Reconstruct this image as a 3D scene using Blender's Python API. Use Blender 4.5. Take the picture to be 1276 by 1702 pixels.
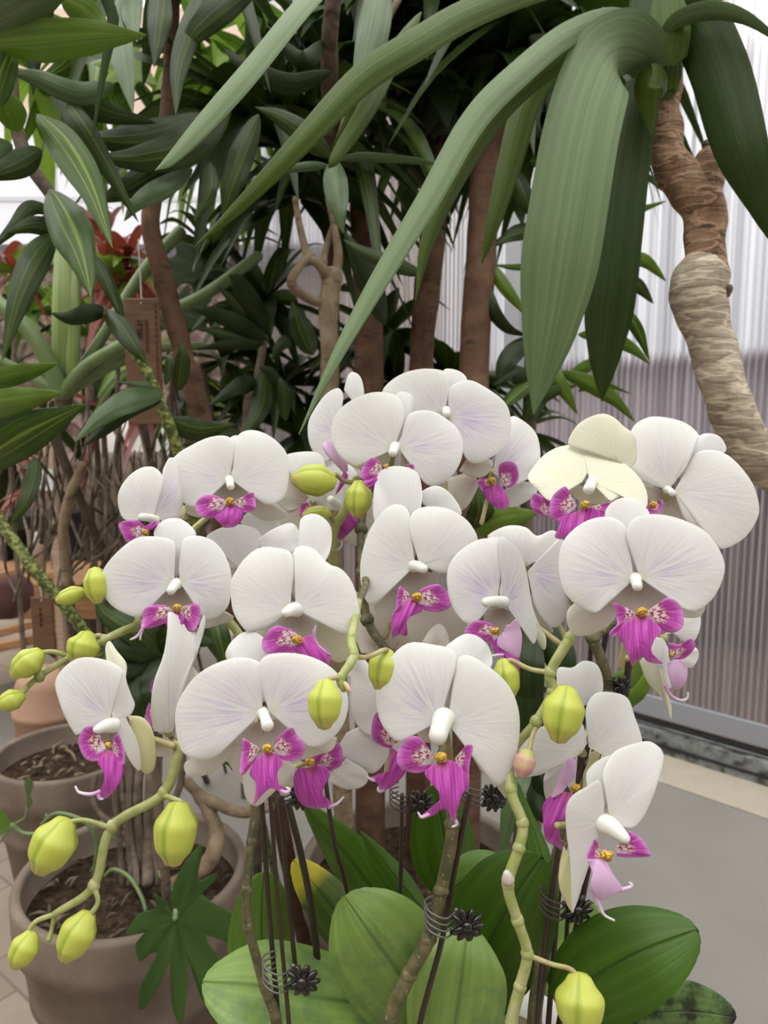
import bpy, math, random
from mathutils import Vector, Matrix, noise
# ------------------------------------------------------------------ scene, camera, light, exposure
for o in list(bpy.data.objects): bpy.data.objects.remove(o, do_unlink=True)
S = bpy.context.scene; COL = S.collection
F = 1229.0; PITCH = math.radians(7); CZ = 1.25
cam = bpy.data.objects.new('camera', bpy.data.cameras.new('camera')); COL.objects.link(cam)
cam.location = (0, 0, CZ); cam.rotation_euler = (math.pi/2 - PITCH, 0, 0)
cam.data.sensor_fit = 'VERTICAL'; cam.data.sensor_height = 36; cam.data.sensor_width = 27
cam.data.lens = 26.0; cam.data.clip_start = .02; cam.data.clip_end = 200
cam.data.dof.use_dof = True; cam.data.dof.focus_distance = .52; cam.data.dof.aperture_fstop = 11
S.camera = cam
S.view_settings.view_transform = 'Standard'; S.view_settings.look = 'None'
S.view_settings.exposure = 0.62; S.view_settings.gamma = 1; S.view_settings.use_curve_mapping = False
wd = bpy.data.worlds.new('overcast_sky'); S.world = wd; wd.use_nodes = True
nt = wd.node_tree; nt.nodes.clear()
wo = nt.nodes.new('ShaderNodeOutputWorld'); bg = nt.nodes.new('ShaderNodeBackground')
tc = nt.nodes.new('ShaderNodeTexCoord'); sx = nt.nodes.new('ShaderNodeSeparateXYZ'); cr = nt.nodes.new('ShaderNodeValToRGB')
nt.links.new(tc.outputs['Generated'], sx.inputs[0]); nt.links.new(sx.outputs['Z'], cr.inputs[0])
cr.color_ramp.elements[0].position = 0.0; cr.color_ramp.elements[0].color = (.50, .50, .50, 1)
cr.color_ramp.elements[1].position = .55; cr.color_ramp.elements[1].color = (.97, .965, .94, 1)
nt.links.new(cr.outputs[0], bg.inputs[0]); bg.inputs[1].default_value = 1.15
nt.links.new(bg.outputs[0], wo.inputs[0])
sl = bpy.data.lights.new('soft_sun', 'SUN'); sl.energy = 4.1; sl.angle = math.radians(32); sl.color = (1, .985, .96)
so = bpy.data.objects.new('soft_sun', sl); COL.objects.link(so)
so.rotation_euler = Vector((.22, .42, -1.0)).to_track_quat('-Z', 'Y').to_euler()
RND = random.Random(5)

# ------------------------------------------------------------------ helpers
FW = Vector((0, math.cos(PITCH), -math.sin(PITCH))); UP = Vector((0, math.sin(PITCH), math.cos(PITCH)))
CP = Vector((0, 0, CZ))
def W(px, py, d):                                   # a point of the place seen at (px, py), d metres in front of the camera
    return CP + (Vector(((px-638)/F, 0, 0)) + FW - UP*((py-851)/F))*d
def G(px, py, z=0.0):                               # the ground point seen there
    v = Vector(((px-638)/F, 0, 0)) + FW - UP*((py-851)/F)
    return CP + v*((z-CZ)/v.z)
def crs(P, n):                                      # open Catmull-Rom through P, n samples
    P = [Vector(p) for p in P]
    if len(P) == 2: P = [P[0], (P[0]+P[1])/2, P[1]]
    Q = [P[0]*2-P[1]] + P + [P[-1]*2-P[-2]]
    out = []; m = len(P)-1
    for i in range(n):
        t = i/(n-1)*m; k = min(int(t), m-1); t -= k
        a, b, c, d = Q[k:k+4]
        out.append(.5*((2*b)+(c-a)*t+(2*a-5*b+4*c-d)*t*t+(3*b-a-3*c+d)*t**3))
    return out
class MB:
    def __init__(s): s.v = []; s.f = []; s.uv = []; s.m = []
    def add(s, vs, fs, uvs=None, mi=0):
        o = len(s.v); s.v += [tuple(v) for v in vs]; s.uv += (uvs or [(0, 0)]*len(vs))
        for f in fs: s.f.append(tuple(i+o for i in f)); s.m.append(mi)
    def grid(s, rows, uvs, mi=0, wrap=False):
        n = len(rows[0]); vs = [v for r in rows for v in r]; us = [u for r in uvs for u in r]; fs = []
        for i in range(len(rows)-1):
            for j in range(n-1 if not wrap else n):
                a = i*n+j; b = i*n+(j+1) % n
                fs.append((a, b, b+n, a+n))
        s.add(vs, fs, us, mi)
    def tube(s, pts, rad, seg=10, mi=0, n=None, capr=True, lobes=0, lobe=0.0, smooth=True):
        n = n or max(4, len(pts)*5)
        P = crs(pts, n) if smooth else [Vector(p) for p in pts]; n = len(P)
        if not hasattr(rad, '__len__'): rad = [rad]*2
        R = [v.x for v in crs([(r, 0, 0) for r in rad], n)] if len(rad) > 2 else [rad[0]+(rad[1]-rad[0])*i/(n-1) for i in range(n)]
        ref = None; rows = []; uvs = []
        if capr:
            t0 = (P[0]-P[1]).normalized(); t1 = (P[-1]-P[-2]).normalized()
            P = [P[0]+t0*R[0]*.7, P[0]+t0*R[0]*.5] + P + [P[-1]+t1*R[-1]*.5, P[-1]+t1*R[-1]*.7]
            R = [R[0]*.15, R[0]*.7] + R + [R[-1]*.7, R[-1]*.15]
        for i, p in enumerate(P):
            t = (P[min(i+1, len(P)-1)]-P[max(i-1, 0)]).normalized()
            if ref is None: ref = t.orthogonal().normalized()
            ref = (ref-t*ref.dot(t)); ref = ref.normalized() if ref.length > 1e-6 else t.orthogonal().normalized()
            b = t.cross(ref); r = max(R[i], 1e-5)
            rows.append([p+(ref*math.cos(a)+b*math.sin(a))*r*(1-lobe*(1-abs(math.sin(a*lobes/2+.6))) ** 4 if lobes else 1) for a in [2*math.pi*k/seg for k in range(seg)]])
            uvs.append([(k/seg, i/len(P)) for k in range(seg)])
        k = len(s.v); s.grid(rows, uvs, mi, True)
        s.f.append(tuple(k+j for j in range(seg))[::-1]); s.m.append(mi)
        e = k+(len(rows)-1)*seg; s.f.append(tuple(e+j for j in range(seg))); s.m.append(mi)
    def box(s, c, sz, mi=0, R=None):
        c = Vector(c); R = R or Matrix.Identity(3)
        vs = [c+R @ Vector((x*sz[0]/2, y*sz[1]/2, z*sz[2]/2)) for x in (-1, 1) for y in (-1, 1) for z in (-1, 1)]
        s.add(vs, [(0, 1, 3, 2), (4, 6, 7, 5), (0, 4, 5, 1), (2, 3, 7, 6), (0, 2, 6, 4), (1, 5, 7, 3)],
              [(v.x, v.z) for v in vs], mi)
    def lathe(s, c, prof, seg=48, mi=0):
        rows = [[Vector(c)+Vector((r*math.cos(2*math.pi*k/seg), r*math.sin(2*math.pi*k/seg), z)) for k in range(seg)] for r, z in prof]
        s.grid(rows, [[(k/seg, i/len(prof)) for k in range(seg)] for i in range(len(prof))], mi, True)
    def build(s, name, mats, parent=None, smooth=True, solid=0, origin=None):
        me = bpy.data.meshes.new(name); me.from_pydata(s.v, [], s.f)
        ul = me.uv_layers.new(name='UVMap')
        li = [0]*len(me.loops); me.loops.foreach_get('vertex_index', li)
        ul.data.foreach_set('uv', [c for i in li for c in s.uv[i]])
        if not isinstance(mats, (list, tuple)): mats = [mats]
        for m in mats: me.materials.append(m)
        me.polygons.foreach_set('material_index', s.m)
        me.polygons.foreach_set('use_smooth', [smooth]*len(me.polygons)); me.update()
        o = bpy.data.objects.new(name, me); COL.objects.link(o)
        if parent is not None:
            o.parent = parent
            if parent.type == 'EMPTY': o.matrix_parent_inverse = Matrix.Translation(-parent.location)
        if solid:
            md = o.modifiers.new('thickness', 'SOLIDIFY'); md.thickness = solid; md.offset = 0
            wn = o.modifiers.new('normals', 'WEIGHTED_NORMAL'); wn.mode = 'FACE_AREA'; wn.weight = 100
        return o
def tag(o, label, cat, group=None, kind=None):
    o['label'] = label; o['category'] = cat
    if group: o['group'] = group
    if kind: o['kind'] = kind
    return o
def thing(name, loc, label, cat, group=None):
    o = bpy.data.objects.new(name, None); o.empty_display_size = .05; COL.objects.link(o); o.location = loc
    return tag(o, label, cat, group)
def struct(o): o['kind'] = 'structure'; return o

# ------------------------------------------------------------------ materials
class M:
    def __init__(s, name):
        s.m = bpy.data.materials.new(name); s.m.use_nodes = True; s.t = s.m.node_tree; s.t.nodes.clear()
        s.out = s.n('ShaderNodeOutputMaterial')
    def n(s, typ, **kw):
        x = s.t.nodes.new(typ)
        for k, v in kw.items(): setattr(x, k, v)
        return x
    def l(s, a, b): s.t.links.new(a, b)
    def setin(s, sock, v):
        if hasattr(v, 'is_linked') or isinstance(v, bpy.types.NodeSocket): s.l(v, sock)
        else: sock.default_value = v if not (isinstance(v, tuple) and len(v) == 3 and sock.type == 'RGBA') else (*v, 1)
    def uv(s): 
        x = s.n('ShaderNodeSeparateXYZ'); s.l(s.n('ShaderNodeTexCoord').outputs['UV'], x.inputs[0]); return x.outputs[0], x.outputs[1]
    def math(s, op, a, b=0.0, c=None, clamp=False):
        x = s.n('ShaderNodeMath', operation=op, use_clamp=clamp); s.setin(x.inputs[0], a); s.setin(x.inputs[1], b)
        if c is not None: s.setin(x.inputs[2], c)
        return x.outputs[0]
    def ramp(s, fac, stops, interp='LINEAR'):
        x = s.n('ShaderNodeValToRGB'); x.color_ramp.interpolation = interp; s.setin(x.inputs[0], fac)
        e = x.color_ramp.elements
        while len(e) < len(stops): e.new(.5)
        for i, (p, c) in enumerate(stops):
            e[i].position = p; e[i].color = (*c, 1) if isinstance(c, tuple) else (c, c, c, 1)
        return x.outputs[0]
    def noise(s, scale=5, detail=3, vec=None, rough=.5, sc=None, obj=True):
        x = s.n('ShaderNodeTexNoise'); x.inputs['Scale'].default_value = scale; x.inputs['Detail'].default_value = detail; x.inputs['Roughness'].default_value = rough
        if vec is None: vec = s.n('ShaderNodeTexCoord').outputs['Object' if obj else 'UV']
        if sc:
            mp = s.n('ShaderNodeMapping'); s.l(vec, mp.inputs[0]); mp.inputs['Scale'].default_value = sc; vec = mp.outputs[0]
        s.l(vec, x.inputs['Vector']); return x.outputs['Fac']
    def mix(s, f, a, b, mode='MIX'):
        x = s.n('ShaderNodeMix', data_type='RGBA', blend_type=mode); s.setin(x.inputs[0], f); s.setin(x.inputs[6], a); s.setin(x.inputs[7], b); return x.outputs[2]
    def bump(s, h, st=.3, dist=.002):
        x = s.n('ShaderNodeBump'); x.inputs['Strength'].default_value = st; x.inputs['Distance'].default_value = dist; s.l(h, x.inputs['Height']); return x.outputs[0]
    def fin(s, col, rough=.5, bump=None, trans=0, tcol=None, metal=0, spec=.5, coat=0):
        p = s.n('ShaderNodeBsdfPrincipled'); s.setin(p.inputs['Base Color'], col); s.setin(p.inputs['Roughness'], rough)
        p.inputs['Metallic'].default_value = metal; p.inputs['Specular IOR Level'].default_value = spec; p.inputs['Coat Weight'].default_value = coat
        if bump is not None: s.l(bump, p.inputs['Normal'])
        if trans:
            t = s.n('ShaderNodeBsdfTranslucent'); s.setin(t.inputs[0], tcol if tcol is not None else col)
            if bump is not None: s.l(bump, t.inputs['Normal'])
            x = s.n('ShaderNodeMixShader'); x.inputs[0].default_value = trans; s.l(p.outputs[0], x.inputs[1]); s.l(t.outputs[0], x.inputs[2]); s.l(x.outputs[0], s.out.inputs[0])
        else: s.l(p.outputs[0], s.out.inputs[0])
        return s.m

def petal_mat(name, base, vein, veinamt, edge=None, spot=None, spotamt=0):
    m = M(name); u, v = m.uv()
    n1 = m.noise(1, 2, sc=(46, 1.6, 1), obj=False)
    vn = m.ramp(n1, [(.44, 0.0), (.62, 1.0)])
    mask = m.ramp(v, [(.05, 0.0), (.28, 1.0), (.62, .5), (.92, 0.0)])
    cen = m.math('SUBTRACT', 1, m.math('MULTIPLY', m.math('ABSOLUTE', m.math('SUBTRACT', u, .5)), 2), clamp=True)
    cen = m.math('POWER', cen, 2.2)
    f = m.math('MULTIPLY', m.math('MULTIPLY', vn, mask), m.math('MULTIPLY', cen, veinamt))
    soft = m.noise(14, 2)
    f2 = m.math('MULTIPLY', m.math('MULTIPLY', m.ramp(soft, [(.5, 0.0), (.7, 1.0)]), mask), veinamt*.35)
    f = m.math('ADD', f, f2, clamp=True)
    c = m.mix(f, base, vein)
    c = m.mix(m.ramp(v, [(0, .55), (.16, 0.0)]), c, (.72, .74, .45))
    if spot:
        c = m.mix(m.ramp(v, [(.15, .95), (.72, 0.0)]), c, (.66, .55, .47))  # beige towards the base: real tint plus shade painted into the colour
        sn = m.ramp(m.noise(1, 1, sc=(34, 2.2, 1), obj=False), [(.55, 0.0), (.60, 1.0)])
        sm = m.ramp(v, [(.06, 1.0), (.42, .8), (.5, 0.0)])
        c = m.mix(m.math('MULTIPLY', m.math('MULTIPLY', sn, sm), spotamt), c, spot)
    h = m.math('ADD', m.math('MULTIPLY', m.noise(1, 3, sc=(70, 3, 1), obj=False), .8), m.math('MULTIPLY', m.noise(260, 2), .25))
    return m.fin(c, .62, m.bump(h, .35, .0008), trans=.28, spec=.25)
PETAL = petal_mat('white_petal', (.915, .91, .885), (.62, .48, .76), .35)
PETAL_L = petal_mat('lilac_tinged_petal', (.90, .895, .88), (.60, .44, .76), .75)
SEPAL = petal_mat('ivory_sepal', (.83, .80, .73), (.55, .40, .38), .25, spot=(.30, .10, .08), spotamt=.45)
SEPAL_W = petal_mat('white_sepal', (.87, .865, .85), (.66, .56, .74), .3)
CREAM = petal_mat('cream_petal', (.86, .85, .70), (.70, .72, .40), .6)
YEL = petal_mat('pale_yellow_sepal', (.84, .82, .50), (.80, .76, .34), .6)
def lip_mat(name, side):
    m = M(name); u, v = m.uv()
    st = m.noise(1, 2, sc=(30, 1.2, 1), obj=False)
    c = m.mix(m.ramp(st, [(.35, 0.0), (.65, 1.0)]), (.47, .03, .37), (.68, .15, .58))
    c = m.mix(m.ramp(v, [(.8, 0.0), (1, .55)]), c, (.80, .42, .80))
    if side:
        wn = m.math('ADD', v, m.math('MULTIPLY', m.math('SUBTRACT', m.noise(1, 2, sc=(6, 3, 1), obj=False), .5), .35))
        c = m.mix(m.ramp(wn, [(.42, 1.0), (.62, 0.0)]), c, (.90, .80, .86))
        sp = m.ramp(m.noise(1, 1, sc=(22, 9, 1), obj=False), [(.50, 0.0), (.56, 1.0)])
        sm = m.ramp(wn, [(.10, 1.0), (.55, .95), (.70, 0.0)])
        um = m.ramp(u, [(.6, 1.0), (.85, 0.15)])
        c = m.mix(m.math('MULTIPLY', m.math('MULTIPLY', sp, sm), um), c, (.42, .03, .06))
    else:
        c = m.mix(m.ramp(v, [(0, .7), (.22, 0.0)]), c, (.75, .22, .30))
    h = m.noise(1, 3, sc=(40, 2, 1), obj=False)
    return m.fin(c, .45, m.bump(h, .4, .001), trans=.22, spec=.35)
LIP_S = lip_mat('magenta_side_lobe', True); LIP_M = lip_mat('magenta_lip', False)
m = M('pale_lip_back'); LIP_P = m.fin(m.mix(m.noise(60, 2), (.72, .42, .72), (.84, .62, .82)), .5, trans=.25)
m = M('tendril_white'); u, v = m.uv(); TEND = m.fin(m.ramp(v, [(0, (.70, .25, .66)), (.5, (.86, .7, .86)), (1, (.9, .88, .8))]), .5, trans=.15)
m = M('yellow_callus'); nn = m.noise(900, 2); CALL = m.fin(m.ramp(nn, [(.42, (.42, .18, .02)), (.6, (.80, .58, .08))]), .6, m.bump(nn, .8, .002))
m = M('white_column'); COLM = m.fin((.88, .87, .82), .45, trans=.2)
m = M('green_bud'); u, v = m.uv(); c = m.mix(m.noise(1, 2, sc=(12, 1.5, 1), obj=False), (.50, .56, .06), (.64, .67, .15))
c = m.mix(m.ramp(v, [(.78, 0.0), (1, .75)]), c, (.70, .45, .22)); gr = m.math('ABSOLUTE', m.math('SINE', m.math('ADD', m.math('MULTIPLY', u, 3*math.pi), .6)))
c = m.mix(m.ramp(gr, [(.05, .75), (.35, 0.0)]), c, (.30, .40, .04)); BUD = m.fin(c, .42, m.bump(m.noise(1, 2, sc=(40, 3, 1), obj=False), .25, .001), trans=.15)
m = M('pink_green_bud'); BUD_P = m.fin(m.ramp(m.noise(70, 2), [(.45, (.46, .48, .16)), (.66, (.58, .26, .27))]), .45)
def stem_mat(name, a, b, spots=0, sc=120):
    m = M(name); c = m.mix(m.ramp(m.noise(sc, 3), [(.4, 0.0), (.65, 1.0)]), a, b)
    if spots: c = m.mix(m.math('MULTIPLY', m.ramp(m.noise(sc*4, 1), [(.66, 0.0), (.7, 1.0)]), spots), c, (.45, .38, .25))
    return m.fin(c, .5, m.bump(m.noise(sc*2, 2), .3, .001))
STEM_G = stem_mat('green_spike', (.30, .34, .10), (.42, .42, .19), .3)
STEM_D = stem_mat('dark_green_spike', (.075, .075, .03), (.16, .13, .06), .5)
STEM_B = stem_mat('brown_pedicel', (.36, .28, .14), (.42, .40, .17))
def leaf_mat(name, dark, light, stripe=None, smt=0, rough=.35, mott=None, trans=.18, mid=.25, spec=.5, tipc=None):
    m = M(name); u, v = m.uv()
    c = m.mix(m.ramp(m.noise(1, 3, sc=(14, .8, 1), obj=False), [(.35, 0.0), (.65, 1.0)]), dark, light)
    if stripe:
        s1 = m.ramp(m.noise(1, 2, sc=(9, .5, 1), obj=False), [(.48, 0.0), (.62, 1.0)])
        cen = m.ramp(m.math('ABSOLUTE', m.math('SUBTRACT', u, .5)), [(.12, 1.0), (.36, 0.0)])
        c = m.mix(m.math('MULTIPLY', m.math('MULTIPLY', s1, cen), smt), c, stripe)
    midl = m.ramp(m.math('ABSOLUTE', m.math('SUBTRACT', u, .5)), [(0, 1.0), (.03, 0.0)])
    c = m.mix(m.math('MULTIPLY', midl, abs(mid)*(.6 if mid < 0 else 1)), c, tuple(min(1, x*2+.02) for x in light) if mid > 0 else tuple(x*.4 for x in dark))
    if mott:
        c = m.mix(m.ramp(m.noise(mott[1], 5, rough=.7), [(.48, 0.0), (.62, mott[2])]), c, mott[0])
    if tipc:
        tv = m.math('ADD', v, m.math('MULTIPLY', m.math('SUBTRACT', m.noise(25, 3), .5), .25)); c = m.mix(m.ramp(tv, [(tipc[1], 0.0), (tipc[1]+.12, 1.0)]), c, tipc[0])
    h = m.noise(1, 2, sc=(30, 1, 1), obj=False)
    if mid < 0: h = m.math('ADD', m.math('MULTIPLY', h, .15), m.math('MULTIPLY', midl, -1.2))
    return m.fin(c, rough, m.bump(h, .25 if mid >= 0 else .5, .002), trans=trans, tcol=tuple(min(1, x*1.6) for x in light), spec=spec)
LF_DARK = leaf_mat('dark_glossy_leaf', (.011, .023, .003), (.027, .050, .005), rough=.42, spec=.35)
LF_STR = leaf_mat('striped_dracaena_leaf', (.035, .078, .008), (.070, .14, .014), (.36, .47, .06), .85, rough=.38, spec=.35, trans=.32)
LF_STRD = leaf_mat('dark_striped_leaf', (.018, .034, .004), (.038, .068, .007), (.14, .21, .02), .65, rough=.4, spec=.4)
LF_BR = leaf_mat('bright_leaf', (.095, .17, .015), (.17, .28, .03), (.30, .42, .06), .4, rough=.38, trans=.3)
LF_GREY = leaf_mat('grey_green_leaf', (.060, .105, .035), (.12, .18, .07), rough=.36)
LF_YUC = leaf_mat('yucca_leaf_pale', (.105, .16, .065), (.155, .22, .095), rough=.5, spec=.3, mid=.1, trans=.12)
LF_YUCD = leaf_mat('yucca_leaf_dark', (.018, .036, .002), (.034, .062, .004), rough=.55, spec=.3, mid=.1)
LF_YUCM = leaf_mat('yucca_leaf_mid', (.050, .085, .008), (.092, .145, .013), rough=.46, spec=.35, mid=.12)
LF_RED = leaf_mat('red_croton_leaf', (.14, .015, .015), (.28, .05, .03), (.25, .22, .05), .6, rough=.4)
LF_PINK = leaf_mat('pink_leaf', (.38, .17, .20), (.50, .28, .28), rough=.5)
LF_O1 = leaf_mat('orchid_leaf_light', (.18, .29, .055), (.25, .38, .09), rough=.42, mid=-1, mott=((.09, .17, .07), 30, .5), trans=.08)
LF_O2 = leaf_mat('orchid_leaf_mid', (.085, .17, .015), (.12, .225, .025), rough=.42, mid=-1, trans=.08)
LF_O3 = leaf_mat('orchid_leaf_dark', (.040, .095, .005), (.062, .14, .009), rough=.45, spec=.35, mid=-1, trans=.08)
LF_O4 = leaf_mat('orchid_leaf_mottled', (.10, .18, .05), (.17, .27, .08), rough=.5, mid=-1, mott=((.018, .03, .012), 45, .95), trans=.05, tipc=((.02, .016, .014), .93))
LF_OY = leaf_mat('orchid_leaf_yellowing', (.045, .085, .008), (.085, .14, .015), rough=.5, mid=-1, trans=.08, tipc=((.50, .44, .03), .70))
LF_LOB = leaf_mat('lobed_dark_leaf', (.020, .048, .006), (.042, .088, .014), rough=.45, spec=.3, mid=0)
def bark_mat(name, a, b, ring=0, sc=30, dark=(.03, .02, .015)):
    m = M(name); c = m.mix(m.ramp(m.noise(sc, 4), [(.35, 0.0), (.65, 1.0)]), a, b)
    c = m.mix(m.ramp(m.noise(sc, 4, sc=(1, 1, 3)), [(.58, 0.0), (.7, .6)]), c, dark)
    h = m.noise(sc*3, 4, sc=(1, 1, .35))
    if ring:
        w = m.noise(ring, 3, sc=(.25, .25, 1.2)); c = m.mix(m.ramp(w, [(.46, 0.0), (.5, .7), (.54, 0.0)]), c, tuple(min(1, x*1.7) for x in b))
        c = m.mix(m.ramp(w, [(.54, 0.0), (.57, .7), (.60, 0.0)]), c, dark); h = m.math('ADD', h, m.math('MULTIPLY', w, 1.5))
    return m.fin(c, .8, m.bump(h, .7, .006), spec=.2)
BK_BROWN = bark_mat('brown_bark', (.105, .055, .035), (.18, .105, .065))
BK_LIGHT = bark_mat('tan_bark', (.20, .14, .09), (.33, .25, .16))
BK_YUC = bark_mat('ringed_yucca_bark', (.20, .12, .075), (.34, .22, .14), ring=70)
BK_GREY = bark_mat('grey_yucca_bark', (.36, .30, .22), (.46, .39, .30), ring=55, sc=22, dark=(.22, .17, .12))
BK_TWIG = bark_mat('grey_twig_bark', (.10, .075, .055), (.20, .155, .115))
m = M('green_petiole'); GPET = m.fin(m.mix(m.noise(30, 3), (.11, .17, .06), (.20, .27, .11)), .4)
m = M('pale_green_stalk'); u, v = m.uv(); GST = m.fin(m.ramp(m.noise(1, 2, sc=(7, .6, 1), obj=False), [(.35, (.16, .24, .05)), (.6, (.42, .50, .20))]), .4, trans=.15)
m = M('ringed_cane'); cc = m.noise(140, 2, sc=(1, 1, 1.5)); RCANE = m.fin(m.ramp(cc, [(.45, (.07, .09, .02)), (.6, (.30, .34, .09))]), .5)
m = M('glazed_clay_pot'); c = m.mix(m.ramp(m.noise(9, 5), [(.35, 0.0), (.7, 1.0)]), (.17, .128, .097), (.27, .215, .17)); POT = m.fin(c, .7, m.bump(m.noise(60, 4), .3, .004), spec=.3)
m = M('terracotta'); TERRA = m.fin(m.mix(m.noise(14, 4), (.36, .20, .13), (.48, .31, .21)), .75)
m = M('potting_soil'); ns = m.noise(55, 6, rough=.7); SOIL = m.fin(m.ramp(ns, [(.35, (.025, .016, .010)), (.55, (.09, .06, .038)), (.72, (.21, .155, .10))]), .9, m.bump(ns, 1, .02), spec=.1)
m = M('dark_wire'); WIRE = m.fin((.045, .026, .02), .4, spec=.5)
m = M('black_plastic'); CLIP = m.fin((.012, .008, .009), .16, spec=.7)
m = M('silver_wire'); SILV = m.fin((.18, .17, .17), .3, metal=.7)
def wood_mat(name, a, b, sc=(1, 14, 14)):
    m = M(name); c = m.mix(m.ramp(m.noise(7, 4, sc=sc), [(.35, 0.0), (.65, 1.0)]), a, b); return m.fin(c, .6, m.bump(m.noise(30, 3, sc=sc), .2, .002))
TAGW = wood_mat('tag_wood', (.12, .06, .03), (.17, .09, .045), (3, 3, 20)); FURN = wood_mat('furniture_wood', (.28, .13, .055), (.42, .23, .11)); PLY = wood_mat('pale_plywood', (.38, .26, .18), (.5, .37, .27))
m = M('ink_black'); INK = m.fin((.02, .012, .01), .7)
m = M('ink_red'); INKR = m.fin((.16, .04, .03), .7)
m = M('string'); STRG = m.fin((.62, .58, .48), .8)
# ------------------------------------------------------------------ the greenhouse
m = M('floor_tiles'); tcx = m.n('ShaderNodeTexCoord').outputs['Object']
mp = m.n('ShaderNodeMapping'); m.l(tcx, mp.inputs[0]); mp.inputs['Rotation'].default_value = (0, 0, math.radians(38))
br = m.n('ShaderNodeTexBrick'); m.l(mp.outputs[0], br.inputs[0]); br.offset = .5
br.inputs['Scale'].default_value = 1; br.inputs['Brick Width'].default_value = .26; br.inputs['Row Height'].default_value = .17; br.inputs['Mortar Size'].default_value = .004; br.inputs['Mortar Smooth'].default_value = .3
br.inputs['Color1'].default_value = (.27, .215, .165, 1); br.inputs['Color2'].default_value = (.34, .28, .225, 1); br.inputs['Mortar'].default_value = (.17, .14, .11, 1)
PAVE = m.fin(m.mix(m.ramp(m.noise(12, 5), [(.4, .35), (.7, 0.0)]), br.outputs[0], (.22, .17, .13)), .7, m.bump(m.noise(70, 3), .2, .003))
b = MB(); b.box((0, 4, -.05), (16, 14, .1)); struct(b.build('floor', PAVE, smooth=False))
# wall on the right: fluted translucent sheets on a kerb
A0 = G(1098, 1245, .10); A1 = G(1276, 1300, .10); ad = (A1-A0).normalized(); A1 = A0+ad*2.6; AL = A0-ad*2.35
an = Vector((-ad.y, ad.x, 0));  an = an if an.dot(Vector((0, 1, 0))) > 0 else -an   # points outdoors
L = (A1-AL).length; mid = (A1+AL)/2; R3 = Matrix((ad, an, Vector((0, 0, 1)))).transposed()
m = M('fluted_polycarbonate'); u, v = m.uv()
fl = m.math('SINE', m.math('MULTIPLY', u, 2*math.pi/.021)); fine = m.noise(1, 2, sc=(90, .4, 1), obj=False)
fac = m.math('ADD', m.math('MULTIPLY', m.ramp(fl, [(.35, 0.0), (.95, 1.0)]), .24), m.math('MULTIPLY', fine, .14))
rf = m.n('ShaderNodeBsdfRefraction'); rf.inputs['IOR'].default_value = 1.12; rf.inputs['Roughness'].default_value = .22; m.setin(rf.inputs['Color'], m.ramp(m.noise(1, 3, sc=(60, .15, 1), obj=False), [(.35, (.60, .60, .62)), (.6, (.95, .95, .97))]))
m.l(m.bump(fl, .5, .004), rf.inputs['Normal'])
tl = m.n('ShaderNodeBsdfTranslucent'); tl.inputs[0].default_value = (.82, .83, .86, 1)
df = m.n('ShaderNodeBsdfPrincipled'); df.inputs['Base Color'].default_value = (.55, .54, .56, 1); df.inputs['Roughness'].default_value = .3
x1 = m.n('ShaderNodeMixShader'); m.l(fac, x1.inputs[0]); m.l(rf.outputs[0], x1.inputs[1]); m.l(tl.outputs[0], x1.inputs[2])
x2 = m.n('ShaderNodeMixShader'); x2.inputs[0].default_value = .05; m.l(x1.outputs[0], x2.inputs[1]); m.l(df.outputs[0], x2.inputs[2]); m.l(x2.outputs[0], m.out.inputs[0])
POLY = m.m
b = MB(); p0 = AL; vs = []; us = []
for z in (.14, 4.2):
    for s_ in (0, L): vs.append(AL+ad*s_+Vector((0, 0, z))); us.append((s_, z))
b.add(vs, [(0, 1, 3, 2)], us); o = b.build('wall_right', POLY, smooth=False); o.modifiers.new('t', 'SOLIDIFY').thickness = .008; struct(o)
m = M('old_aluminium'); ALU = m.fin(m.ramp(m.noise(22, 5), [(.38, (.06, .06, .06)), (.5, (.24, .25, .25)), (.7, (.36, .37, .37))]), .5, metal=.1)
m = M('dark_seal'); SEAL = m.fin((.02, .02, .022), .5)
m = M('grey_frame'); FRM = m.fin((.36, .37, .40), .45)
b = MB(); b.box(mid-an*.01+Vector((0, 0, .10)), (L, .03, .012), 1, R3); b.box(mid-an*.02+Vector((0, 0, .055)), (L, .055, .05), 0, R3)
b.box(mid-an*.045+Vector((0, 0, .02)), (L, .02, .035), 0, R3); b.box(mid-an*.05+Vector((0, 0, .037)), (L, .018, .006), 1, R3)
b.box(mid+Vector((0, 0, .15)), (L, .02, .07), 2, R3)
struct(b.build('trim_1', [ALU, SEAL, FRM], smooth=False))
m = M('kerb_concrete'); KERB = m.fin(m.mix(m.noise(18, 5), (.40, .35, .275), (.50, .45, .36)), .8, m.bump(m.noise(80, 3), .2, .003))
b = MB(); b.box(mid-an*.155+Vector((0, 0, .0)), (L, .20, .02), 0, R3); struct(b.build('trim_2', KERB, smooth=False))
m = M('grey_floor_tile'); GT = m.fin(m.mix(m.noise(6, 4), (.22, .205, .183), (.28, .262, .235)), .55)
m = M('grout_line'); GR = m.fin((.56, .54, .50), .8)
c0 = mid-an*.255
b = MB(); b.box(c0-an*.75+Vector((0, 0, -.004)), (L, 1.5, .02), 0, R3)
for a_, b_ in (((1086, 1413), (1276, 1503)),):
    g0 = G(*a_, .007); g1 = G(*b_, .007); dd = (g1-g0); ln = dd.length; dd.normalize(); RR = Matrix((dd, Vector((-dd.y, dd.x, 0)), Vector((0, 0, 1)))).transposed()
    b.box((g0+g1)/2, (ln*5, .007, .002), 1, RR)
struct(b.build('trim_3', [GT, GR], smooth=False))
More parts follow.
